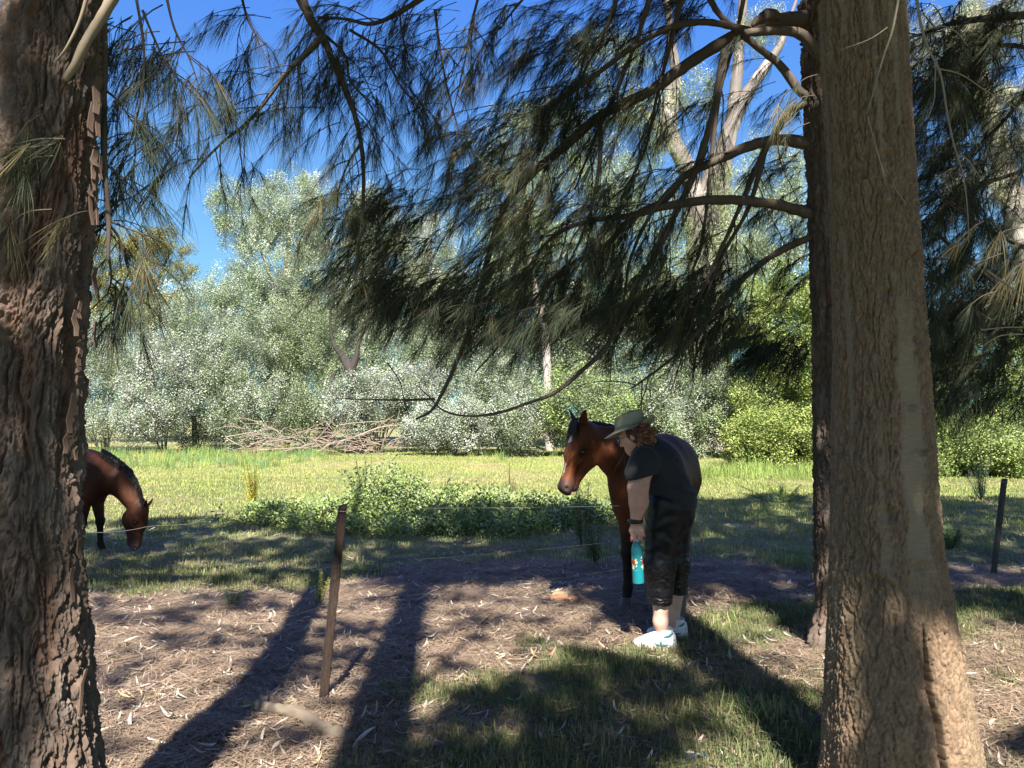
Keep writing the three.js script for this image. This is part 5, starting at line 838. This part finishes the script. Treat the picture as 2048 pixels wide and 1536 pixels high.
{ // bay horse facing us, head turned to the left
  const al = 25 * Math.PI / 180, turn = Math.atan2(-Math.cos(al), -Math.sin(al)), O = V(1.23, 0, -6.65), q = new THREE.Quaternion().setFromAxisAngle(V(0, 1, 0), -turn);
  const loc = v => v.clone().sub(O).applyQuaternion(q), dir = v => v.clone().applyQuaternion(q);
  const yaw = 63 * Math.PI / 180, dn = 62 * Math.PI / 180, h = V(-Math.sin(yaw), 0, Math.cos(yaw)), n = h.clone().multiplyScalar(Math.cos(dn)).add(V(0, -Math.sin(dn), 0)), u = h.clone().multiplyScalar(Math.sin(dn)).add(V(0, Math.cos(dn), 0));
  const poll = loc(P(1169, 855, 6.05));
  makeHorse('bay horse with white star turning its head left behind the person', O, turn, 1, {
    poll, n: dir(n), u: dir(u), hs: .985, neckBase: V(.46, 1.08, .02), mid: poll.clone().lerp(V(.46, 1.08, .02), .48).add(V(0, -.035, 0)), crest: poll.clone().lerp(V(.36, 1.3, 0), .5).add(V(0, .02, 0)),
    front: [[.43, .44, .47], [.44, .43, .46]], hind: [[-.62, -.6, -.56], [-.64, -.6, -.56]], lo: [-.85, -.02, -.42], hi: [1.35, 1.62, .62], cell: .0105, star: true, face: 1.2,
    maneLine: [poll.clone().add(V(0, .02, 0)), poll.clone().lerp(V(.36, 1.3, 0), .5).add(V(0, .065, 0)), V(.34, 1.33, 0)], maneSide: 1, maneLen: .12, forelock: true, seed: 5, tongue: -.02,
  });
}
{ // dark horse grazing, most of it behind the left trunk
  const k = .86, O = V(-4.95, 0, -8.46), L = (px, py) => { const p = P(px, py, 8.46); return V((p.x - O.x) / k, p.y / k, 0); };
  const poll = L(284, 1010), nose = L(281, 1104), n = nose.clone().sub(poll).normalize(), u = V(-n.y, n.x, 0);
  makeHorse('dark bay horse grazing at the left, its rear hidden by the left trunk', O, 0, k, {
    poll, n, u: u.x > 0 ? u : u.negate(), hs: 1.04, neckBase: V(.48, 1.05, 0), mid: L(240, 960).lerp(L(228, 968), .5), crest: L(256, 945), front: [[.46, .47, .52], [.36, .28, .26]], hind: [[-.62, -.6, -.56], [-.66, -.68, -.64]], lo: [-.85, -.02, -.4], hi: [1.4, 1.5, .4], cell: .0125, face: .7, low: true, body: [.07, .026, .015],
    maneLine: [L(285, 1006), L(272, 965), L(252, 935), L(222, 912), L(205, 902)], maneSide: 1, maneLen: .1, forelock: false, seed: 9, earSize: .72, ears: -.5,
  });
}
// ---------------------------------------------------------------- the person, her clothes and her bottle
{
  const D = 5.3, Q = (px, py, d = D) => P(px, py, d).toArray(), t = thing('person', 'person in black shirt and cropped trousers, sun hat, holding a teal bottle, stroking the horse', 'person');
  t.userData.label = 'person in black clothes and a khaki hat standing bent towards the bay horse';
  const skin = new THREE.MeshPhysicalMaterial({ vertexColors: true, roughness: .55, specularIntensity: .4 }), m = x => x / F * D;   // pixels to metres at her distance
  // joints
  const hipL = Q(1333, 1012, 5.2), hipR = Q(1340, 1010, 5.42), knL = Q(1319, 1132, 5.19), knR = Q(1348, 1128, 5.42), anL = Q(1321, 1243, 5.2), anR = Q(1345, 1238, 5.42);
  const pel = Q(1338, 1000, 5.31), waist = Q(1328, 968, 5.31), chest = Q(1312, 925, 5.3), neckB = Q(1292, 893, 5.29), skull = Q(1268, 871, 5.28);
  const shL = Q(1289, 922, 5.1), elL = Q(1277, 985, 5.05), wrL = Q(1271, 1046, 5.07), shR = Q(1300, 908, 5.5), elR = Q(1305, 985, 5.53), wrR = Q(1296, 1040, 5.5);
  const add = (p, x, y, z = 0) => [p[0] + x, p[1] + y, p[2] + z];
  // ---- body
  const B = [cap(pel, waist, .11, .105, .8, .05), cap(waist, chest, .105, .105, .8, .05), cap(chest, neckB, .095, .064, .9, .05), cap(neckB, add(skull, .01, -.03), .058, .055, 1, .04)];
  for (const [a, e, w] of [[shL, elL, wrL], [shR, elR, wrR]]) B.push(cap(a, add(e, -.004, .03), .078, .062, 1, .05), cap(add(e, -.003, .03), add(e, .002, -.06), .062, .058, 1, .04), cap(add(e, 0, -.06), w, .057, .034, 1, .04));
  for (const [h, k, a] of [[hipL, knL, anL], [hipR, knR, anR]]) B.push(cap(h, k, .12, .075, 1, .06), cap(k, add(k, .010, -.13), .062, .066, 1, .05), cap(add(k, .010, -.13), a, .066, .046, 1, .05), cap(a, add(a, .012, -.085), .046, .034, 1, .03), cap(add(a, 0, -.1), add(a, -.1, -.115), .026, .02, .9, .03));
  // head, turned to the left and down; hd = ahead, hu = up
  const hd = V(-.83, -.34, -.44).normalize(), hz = hd.clone().cross(V(0, 1, 0)).normalize(), hu = hz.clone().cross(hd).normalize(), so = V(...skull);
  const HP = (x, y, z) => so.clone().addScaledVector(hd, x).addScaledVector(hu, y).addScaledVector(hz, z).toArray();
  const hf = join([ell([-.012, .02, 0], [.098, .095, .076], .03), ell([.03, -.04, 0], [.062, .078, .058], .03), ell([.055, -.098, 0], [.03, .024, .028], .025), cap([-.02, -.06, 0], [.05, -.095, 0], .045, .03, 1, .03),
    cap([.085, .005, 0], [.108, -.034, 0], .011, .014, 1, .014), ell([.098, -.036, .011], [.011, .008, .009], .008), ell([.098, -.036, -.011], [.011, .008, .009], .008), ell([.084, -.066, 0], [.011, .007, .022], .01), ell([.083, -.078, 0], [.012, .007, .018], .01), cap([.082, .02, -.035], [.082, .02, .035], .014, .014, 1, .02), ell([.055, -.035, .038], [.026, .028, .018], .02), ell([.055, -.035, -.038], [.026, .028, .018], .02),
    ell([-.012, -.012, .079], [.019, .03, .009], .008), ell([-.012, -.012, -.079], [.019, .03, .009], .008)]);
  const hf2 = (x, y, z) => { let d = hf(x, y, z); const az = Math.abs(z); d += .009 * Math.exp(-((Math.hypot(x - .09, (y - .002) * 1.3, az - .031) / .016) ** 2)); d += .003 * Math.exp(-(((y + .072) / .0025) ** 2)) * (x > .07 && az < .024 ? 1 : 0); d += .004 * Math.exp(-((Math.hypot(x + .008, y + .012, az - .088) / .009) ** 2)); return d; };
  const head = inBasis(hf2, so, hd, hu, hz); head.k = .03; B.push(head);
  const f = join(B), tone = (x, y, z) => { const r = n3(x * 14, y * 14, z * 14), e = Math.exp(-((Math.hypot(x - elL[0], y - elL[1]) / .05) ** 2)); const b = 1 + .09 * r + .05 * n3(x * 60, y * 60, z * 60), leg = y < .45 ? 1 : 0; return [(.6 + .02 * leg) * b, (.33 + .05 * leg - .03 * e) * b, (.245 + .05 * leg - .03 * e) * b]; };
  const part1 = surface(f, [1.0 - .35, .03, -5.72], [1.32, 1.62, -4.9], .0085, tone);
  // near hand: palm, four fingers curled round the cap of the bottle, thumb out behind
  const hand = (w, s, mirror) => {
    const k = (x, y, z) => [w[0] + x, w[1] + y, w[2] + z * mirror], L = [cap(w, k(.004, -.045, .0), .031, .038, 1.35, .03), cap(k(-.014, -.05, 0), k(.026, -.055, .002), .028, .026, 1.3, .02)];
    const fx = [.03, .011, -.009, -.028], len = [.9, 1, .96, .78];
    fx.forEach((x, i) => { const l = len[i], a = k(x * .9 + .002, -.072, .012), b = k(x + .003, -.072 - .034 * l, .016), c = k(x + .003, -.086 - .036 * l, -.006), e = k(x + .003, -.074 - .03 * l, -.024); L.push(cap(a, b, .0108, .0098, 1, .006), cap(b, c, .0098, .0088, 1, .004), cap(c, e, .0088, .0078, 1, .004)); });
    L.push(cap(k(.024, -.035, .004), k(.043, -.066, .008), .014, .0115, 1, .015), cap(k(.043, -.066, .008), k(.056, -.083, .0), .0112, .0092, 1, .005));
    return surface(join(L), [w[0] - .07, w[1] - .16, w[2] - .07], [w[0] + .09, w[1] + .03, w[2] + .07], .003, (x, y, z) => { const b = 1 + .08 * n3(x * 80, y * 80, z * 80), red = sstep(w[1] - .05, w[1] - .09, y); return [.6 * b, (.33 - .08 * red) * b, (.25 - .05 * red) * b]; });
  };
  part('body', mergeGeometries([part1, hand(wrL, 0, 1), hand(wrR, 1, -1)]), skin, t);
  // ---- shirt: over the trunk and the upper arms, cut at neck, cuffs and hem, folded at the waist
  const torso = join([cap(add(pel, -.006, -.075), pel, .172, .17, .75, .06), cap(pel, waist, .163, .148, .75, .06), cap(waist, chest, .147, .148, .76, .07), cap(chest, neckB, .148, .098, .82, .07), ell(add(pel, .022, -.06), [.135, .13, .2], .06), cap(shL, shR, .085, .09, 1, .06)]);
  const slL = cap(add(shL, .0, .0), add(elL, .004, .115), .088, .094, 1, .05), slR = cap(shR, add(elR, 0, .115), .098, .095, 1, .05);
  const hemA = Q(1272, 1024), hemB = Q(1392, 1036), cuff = add(elL, 0, .115);
  const folds = (x, y, z) => { const s = x * .75 - y * .4; return .0055 * n3(x * 5, y * 3.2, z * 5) + .004 * Math.sin((x * 1.1 + y * .35 + .25 * n3(x * 3, y * 3, z * 3)) * 75) * sstep(1.03, 1.12, y) * sstep(1.4, 1.25, y) * sstep(1.0, 1.12, x) - .016 * Math.exp(-(((y - 1.055 + .2 * (x - 1.15) + .02 * n3(x * 6, 0, z * 6)) / .011) ** 2)) * sstep(.98, 1.1, x) + .004 * Math.sin((y + .3 * x) * 55 + 3 * n3(x * 4, y * 4, z * 4)) * sstep(1.1, .98, y); };
  const shirtF = (x, y, z) => {
    let d = smin(torso(x, y, z), Math.min(slL(x, y, z), slR(x, y, z)), .04) + folds(x, y, z);
    const hem = hemA[1] + (hemB[1] - hemA[1]) * (x - hemA[0]) / (hemB[0] - hemA[0]) + .006 * Math.sin(x * 40 + z * 20); d = Math.max(d, hem - y);
    if (z > -5.19 || z < -5.41) { const cy = cuff[1] - .02 + .25 * (x - cuff[0]); if (Math.min(slL(x, y, z), slR(x, y, z)) < torso(x, y, z)) d = Math.max(d, cy - y); }
    d = Math.max(d, -(Math.hypot(x - so.x - .03, (y - so.y + .055) * 1.2, z - so.z) - .082));
    return d;
  };
  const cloth = std({ color: col(.022, .022, .026), roughness: .9 }), clothS = new THREE.MeshPhysicalMaterial({ color: col(.02, .02, .023), roughness: .9, sheen: .5, sheenRoughness: .7, sheenColor: new THREE.Color(.25, .25, .3) });
  part('shirt', surface(shirtF, [.66, .92, -5.72], [1.34, 1.5, -4.9], .0085), clothS, t);
  // ---- cropped trousers, wrinkled satin gathered at the hems
  const legs = [[hipL, knL, anL, 1205], [hipR, knR, anR, 1180]].map(([h, k, a, hy]) => join([cap(h, k, .14, .1, 1, .05), cap(k, add(k, .003, -.2), .1, .088, 1, .05)]));
  const hemLy = Q(1320, 1207, 5.2)[1], hemRy = Q(1345, 1186, 5.42)[1], hips = join([cap(add(pel, -.004, -.08), pel, .166, .164, .76, .06), ell(add(pel, .02, -.08), [.133, .14, .19], .06)]);
  const trF = (x, y, z) => {
    const left = Math.max(legs[0](x, y, z), hemLy - y - .03 * (x - knL[0])), right = Math.max(legs[1](x, y, z), hemRy - y - .03 * (x - knR[0]));
    let d = smin(hips(x, y, z), Math.min(left, right), .03); const lo = sstep(.68, .5, y), w = Math.sin((y * 1.0 - .55 * x + .05 * n3(x * 9, y * 9, z * 9) + .2 * z) * 130 + 3 * n3(x * 7, y * 12, z * 7));
    d += .0028 * w * lo + .0015 * n3(x * 10, y * 18, z * 10) + .004 * Math.sin((y + .4 * x) * 45 + 4 * n3(x * 5, y * 5, z * 5)) * (1 - lo) * .6;
    const cy = Math.min(Math.abs(y - hemLy - .035), Math.abs(y - hemRy - .035)); d += .005 * Math.exp(-((cy / .006) ** 2));
    return Math.max(d, y - pel[1] - .05);
  };
  part('trousers', surface(trF, [.78, .28, -5.72], [1.36, 1.06, -4.98], .0075), new THREE.MeshPhysicalMaterial({ color: col(.007, .0065, .008), roughness: .4, specularIntensity: .6 }), t);
  // ---- shoes
  const white = std({ color: col(.66, .64, .63), roughness: .7 }), sole = std({ color: col(.6, .56, .53), roughness: .8 }), teal = std({ color: col(.03, .17, .19), roughness: .7 }), grey = std({ color: col(.2, .21, .22), roughness: .7 });
  for (const [a, yawS] of [[anL, .12], [anR, .05]]) {
    const s = new THREE.Group(); s.name = 'shoe'; t.add(s); const g0 = gy(a[0] - .05, -a[2]); s.position.set(a[0] + .006, g0 + .004, a[2]); s.rotation.y = -yawS;
    // x ahead is -x here: heel at +.085, toe at -.205
    const up = join([ell([-.105, .05, 0], [.08, .04, .043], .03), cap([.05, .062, 0], [-.07, .055, 0], .041, .041, 1, .04), cap([.045, .06, 0], [.055, .1, 0], .044, .037, .95, .03), cap([-.005, .108, 0], [-.085, .07, 0], .034, .027, 1, .04)]);
    part('upper', surface((x, y, z) => Math.max(up(x, y, z) + .0012 * n3(x * 40, y * 40, z * 40), .028 - y, -(Math.hypot(x - .028, (y - .135) * .8, z) - .036)), [-.24, .02, -.07], [.11, .17, .07], .004), white, s);
    const sf = (x, y, z) => { const cx = clamp(x, -.14, .06), w = .044 + .006 * Math.cos((cx + .12) * 16) , dxz = Math.hypot((x - cx), z * (.042 / w)) - .04, yt = .036 + .012 * sstep(.0, .08, x) , yb = .004 + .05 * sstep(-.11, -.19, x) ** 2 + .016 * sstep(.05, .11, x); return Math.max(dxz + .003 * Math.sin(y * 330), y - yt, yb - y); };
    part('sole', surface(sf, [-.23, -.005, -.06], [.12, .06, .06], .004), sole, s);
    for (const z of [-1, 1]) {
      part('stripe', tube([V(-.085, .082, z * .028), V(-.055, .062, z * .043), V(.0, .05, z * .046), V(.05, .06, z * .044), V(.082, .085, z * .03)], .0065, 6, 20), teal, s);
      part('stripe', tube([V(-.06, .078, z * .034), V(-.03, .068, z * .0425), V(.02, .066, z * .044)], .003, 5, 12), grey, s);
    }
    const col2 = part('collar', new THREE.TorusGeometry(.037, .013, 8, 22), teal, s); col2.rotation.set(Math.PI / 2, .0, 0); col2.rotation.y = .28; col2.position.set(.034, .107, 0);
    for (let k = 0; k < 4; k++) part('lace', tube([V(-.035 - k * .018, .111 - k * .009, -.026), V(-.03 - k * .018, .121 - k * .0095, 0), V(-.035 - k * .018, .111 - k * .009, .026)], .0032, 5, 8), white, s);
    part('sock', surface(cap([.032, .06, 0], [.026, .148, 0], .044, .05, .95), [-.05, .03, -.08], [.11, .15, .08], .005), std({ color: col(.68, .68, .7), roughness: .95 }), t).position.copy(s.position);
  }
  // ---- watch band
  const wb = part('wristband', new THREE.TorusGeometry(.0405, .009, 8, 26), std({ color: col(.012, .012, .014), roughness: .5 }), t); wb.scale.set(1, 1, 1.7); wb.rotation.x = Math.PI / 2; wb.position.set(wrL[0] - .001, wrL[1] + .012, wrL[2]);
  const wf = part('watch_face', new THREE.CylinderGeometry(.016, .017, .011, 18), std({ color: col(.02, .02, .025), roughness: .15 }), t); wf.rotation.z = Math.PI / 2; wf.position.set(wrL[0] - .045, wrL[1] + .012, wrL[2]);
  // ---- hat: soft crown with creases, brim dipping at the front and turned up behind
  const khaki = std({ color: col(.30, .285, .205), roughness: .95, side: THREE.DoubleSide });
  const hb = new THREE.Group(); hb.name = 'hat'; t.add(hb); hb.position.set(...HP(.0, .058, 0)); hb.quaternion.setFromRotationMatrix(new THREE.Matrix4().makeBasis(hd, hu, hz)); hb.rotateZ(.1);
  const lathe = (fn, N, M) => { const p = [], ix = []; for (let j = 0; j <= N; j++) for (let i = 0; i <= M; i++) { const q = fn(j / N, (i % M) / M * 6.28318); p.push(...q); if (i && j) { const a = j * (M + 1) + i; ix.push(a - M - 2, a - 1, a - M - 1, a - M - 1, a - 1, a); } } return geom(p, ix); };
  part('hat_crown', lathe((s, a) => { const c = Math.cos(a), z = Math.sin(a); const r = s < .7 ? lerp(1, .9, s / .7) : .9 * Math.cos((s - .7) / .3 * Math.PI / 2), y = s < .7 ? s / .7 * .088 : .088 + .014 * Math.sin((s - .7) / .3 * Math.PI / 2), w = 1 + .03 * n2(a * 2.2, s * 3); return [c * .113 * r * w, y + .006 * n2(c * 3, z * 3) - .012 * c * s, z * .092 * r * w]; }, 18, 48), khaki, hb);
  part('hat_brim', lathe((s, a) => { const c = Math.cos(a), z = Math.sin(a), w = .086 + .006 * Math.cos(2 * a), back = sstep(-.3, -1, c), front = sstep(.1, 1, c); return [c * (.111 + w * s * (1 - .3 * back)), .004 - .03 * s * front - .022 * s * Math.abs(z) + back * (.038 * s * s + .006 * s) + .004 * n2(a * 1.5, s * 2), z * (.091 + w * s * .92)]; }, 8, 56), khaki, hb);
  part('hat_band', lathe((s, a) => [Math.cos(a) * (.1155 - .001 * s), .004 + s * .018, Math.sin(a) * (.0945 - .001 * s)], 1, 48), std({ color: col(.2, .18, .13), roughness: .9, side: THREE.DoubleSide }), hb);
  part('hat_cord', tube([V(.03, .006, .1), V(-.02, .05, .095), V(-.05, .085, .08), V(-.075, .1, .05)], .005, 6, 16), std({ color: col(.05, .04, .035), roughness: .8 }), hb);
  // ---- curly red brown hair: many small coils under the hat and gathered at the nape
  const R = rng(71), curls = [], coil = (c, ax, rad, len, w) => { const a = V(R() - .5, R() - .5, R() - .5).normalize(), e1 = ax.clone().cross(a).normalize(), e2 = ax.clone().cross(e1).normalize(), pts = []; for (let i = 0; i <= 18; i++) { const q = i / 18, th = q * 13 + c.x * 50; pts.push(c.clone().addScaledVector(ax, (q - .5) * len).addScaledVector(e1, Math.cos(th) * rad).addScaledVector(e2, Math.sin(th) * rad)); } return tube(pts, s => w * (1 - .4 * Math.abs(s - .5)), 5, 40); };
  const groups = [[], [], []];
  for (let k = 0; k < 190; k++) { const onBun = k < 130, c = onBun ? V(...HP(-.072, -.035, .0)).add(V((R() - .5) * .1, (R() - .5) * .105, .035 + (R() - .5) * .14)) : V(...HP(-.02 - R() * .085, .03 + R() * .03, (R() - .5) * .17)); groups[k % 3].push(coil(c, V(R() - .5, -.6 + R() * .5, R() - .5).normalize(), .009 + R() * .006, .035 + R() * .02, .0042)); }
  // curls that spill over the band on our side
  for (let k = 0; k < 60; k++) groups[k % 3].push(coil(V(...HP(-.09 + R() * .12, .055 + R() * .03 * (1.2 - k / 60), .1 + R() * .012)), V(R() - .5, R() - .5, .2).normalize(), .009 + R() * .005, .03, .004));
  [[.23, .085, .042], [.14, .05, .026], [.34, .17, .09]].forEach((c, i) => part('hair', mergeGeometries(groups[i]), std({ color: col(...c), roughness: .5 }), t));
  const sc = join([ell([-.03, .01, 0], [.1, .1, .088], .03), ell([-.085, -.035, .02], [.045, .05, .06], .03)]);
  const sch = inBasis(sc, so, hd, hu, hz); part('hair', surface((x, y, z) => Math.max(sch(x, y, z), (V(x, y, z).sub(so).dot(hd)) - .03 + .6 * Math.max(0, -(V(x, y, z).sub(so).dot(hu)))), [so.x - .15, so.y - .15, so.z - .16], [so.x + .2, so.y + .15, so.z + .16], .006), std({ color: col(.07, .028, .016), roughness: .7 }), t);
  // ---- glasses
  const gl = new THREE.Group(); gl.name = 'glasses'; t.add(gl); const fr = std({ color: col(.06, .05, .045), roughness: .3 });
  for (const s of [-1, 1]) {
    const r = part('rim', new THREE.TorusGeometry(.021, .0018, 6, 24), fr, gl); r.position.set(...HP(.112, .0, s * .032)); r.quaternion.setFromUnitVectors(V(0, 0, 1), hd); 
    const l = part('lens', new THREE.CylinderGeometry(.02, .02, .0016, 24), new THREE.MeshPhysicalMaterial({ color: 0xffffff, transmission: 1, thickness: 0, roughness: .03 }), gl); l.position.copy(r.position); l.quaternion.setFromUnitVectors(V(0, 1, 0), hd);
    part('temple', tube([V(...HP(.112, .004, s * .052)), V(...HP(.06, .004, s * .074)), V(...HP(-.01, .004, s * .084))], .0018, 5, 8), fr, gl);
  }
  part('bridge', tube([V(...HP(.112, .003, -.011)), V(...HP(.118, .006, 0)), V(...HP(.112, .003, .011))], .0016, 5, 8), fr, gl);

  // ---------------------------------------------------------------- bottle in her hand
  const base = P(1277, 1166, 5.075), top = V(wrL[0] + .003, wrL[1] - .083, wrL[2] - .002), ax = top.clone().sub(base), H = ax.length() + .028, b = thing('water_bottle', 'teal metal water bottle with flower print, held by its cap', 'bottle', base); b.quaternion.setFromUnitVectors(V(0, 1, 0), ax.normalize());
  const S = 512, cv = document.createElement('canvas'); cv.width = S; cv.height = S; const c = cv.getContext('2d'); c.fillStyle = '#177079'; c.fillRect(0, 0, S, S);
  const grd = rng(3); for (let k = 0; k < 3; k++) { const ox = k * S / 3 + 40; const petal = (x, y, r, colr, n2_) => { c.fillStyle = colr; for (let i = 0; i < n2_; i++) { c.beginPath(); c.ellipse(x + Math.cos(i * 6.283 / n2_) * r, y + Math.sin(i * 6.283 / n2_) * r, r * .75, r * .42, i * 6.283 / n2_, 0, 6.3); c.fill(); } };
    for (let i = 0; i < 16; i++) { c.fillStyle = ['#d8d39a', '#e0c66a', '#cfd9c0', '#b9c98a'][i % 4]; c.beginPath(); c.ellipse(ox + 55 + (grd() - .5) * 130, 235 + (grd() - .5) * 130, 9 + grd() * 12, 6 + grd() * 8, grd() * 3, 0, 6.3); c.fill(); }
    petal(ox + 55, 232, 24, '#b3402f', 7); petal(ox + 60, 250, 13, '#7a2a22', 6); petal(ox + 98, 205, 9, '#e8c94e', 6); c.fillStyle = '#d9c9a0'; c.fillRect(ox + 22, 292, 70, 34); c.fillStyle = '#5a4a3a'; c.fillRect(ox + 68, 296, 26, 30); c.fillStyle = '#35b6c0'; c.fillRect(ox + 12, 335, 100, 5); }
  const tx = new THREE.CanvasTexture(cv); tx.colorSpace = THREE.SRGBColorSpace;
  const bodyH = H - .072, prof = [[0, 0], [.034, 0], [.0375, .004], [.0375, bodyH * .76], [.035, bodyH * .85], [.027, bodyH * .95], [.0215, bodyH], [.0215, bodyH + .012]];
  const lg = new THREE.LatheGeometry(prof.map(([x, y]) => new THREE.Vector2(x, y)), 40); { const uv = lg.attributes.uv, p = lg.attributes.position; for (let i = 0; i < uv.count; i++) uv.setY(i, clamp(p.getY(i) / bodyH)); }
  part('bottle_body', lg, std({ map: tx, roughness: .38 }), b);
  part('neck_ring', new THREE.LatheGeometry([[.0222, bodyH + .008], [.0235, bodyH + .01], [.0235, bodyH + .016], [.0222, bodyH + .018]].map(([x, y]) => new THREE.Vector2(x, y)), 32), std({ color: col(.8, .8, .8), metalness: 1, roughness: .2 }), b);
  part('cap', new THREE.LatheGeometry([[.0222, bodyH + .018], [.0255, bodyH + .02], [.0255, bodyH + .052], [.023, bodyH + .056], [.012, bodyH + .06], [.012, bodyH + .072], [0, bodyH + .074]].map(([x, y]) => new THREE.Vector2(x, y)), 32), std({ color: col(.012, .16, .175), roughness: .5 }), b);
}
renderer.render(scene, camera);
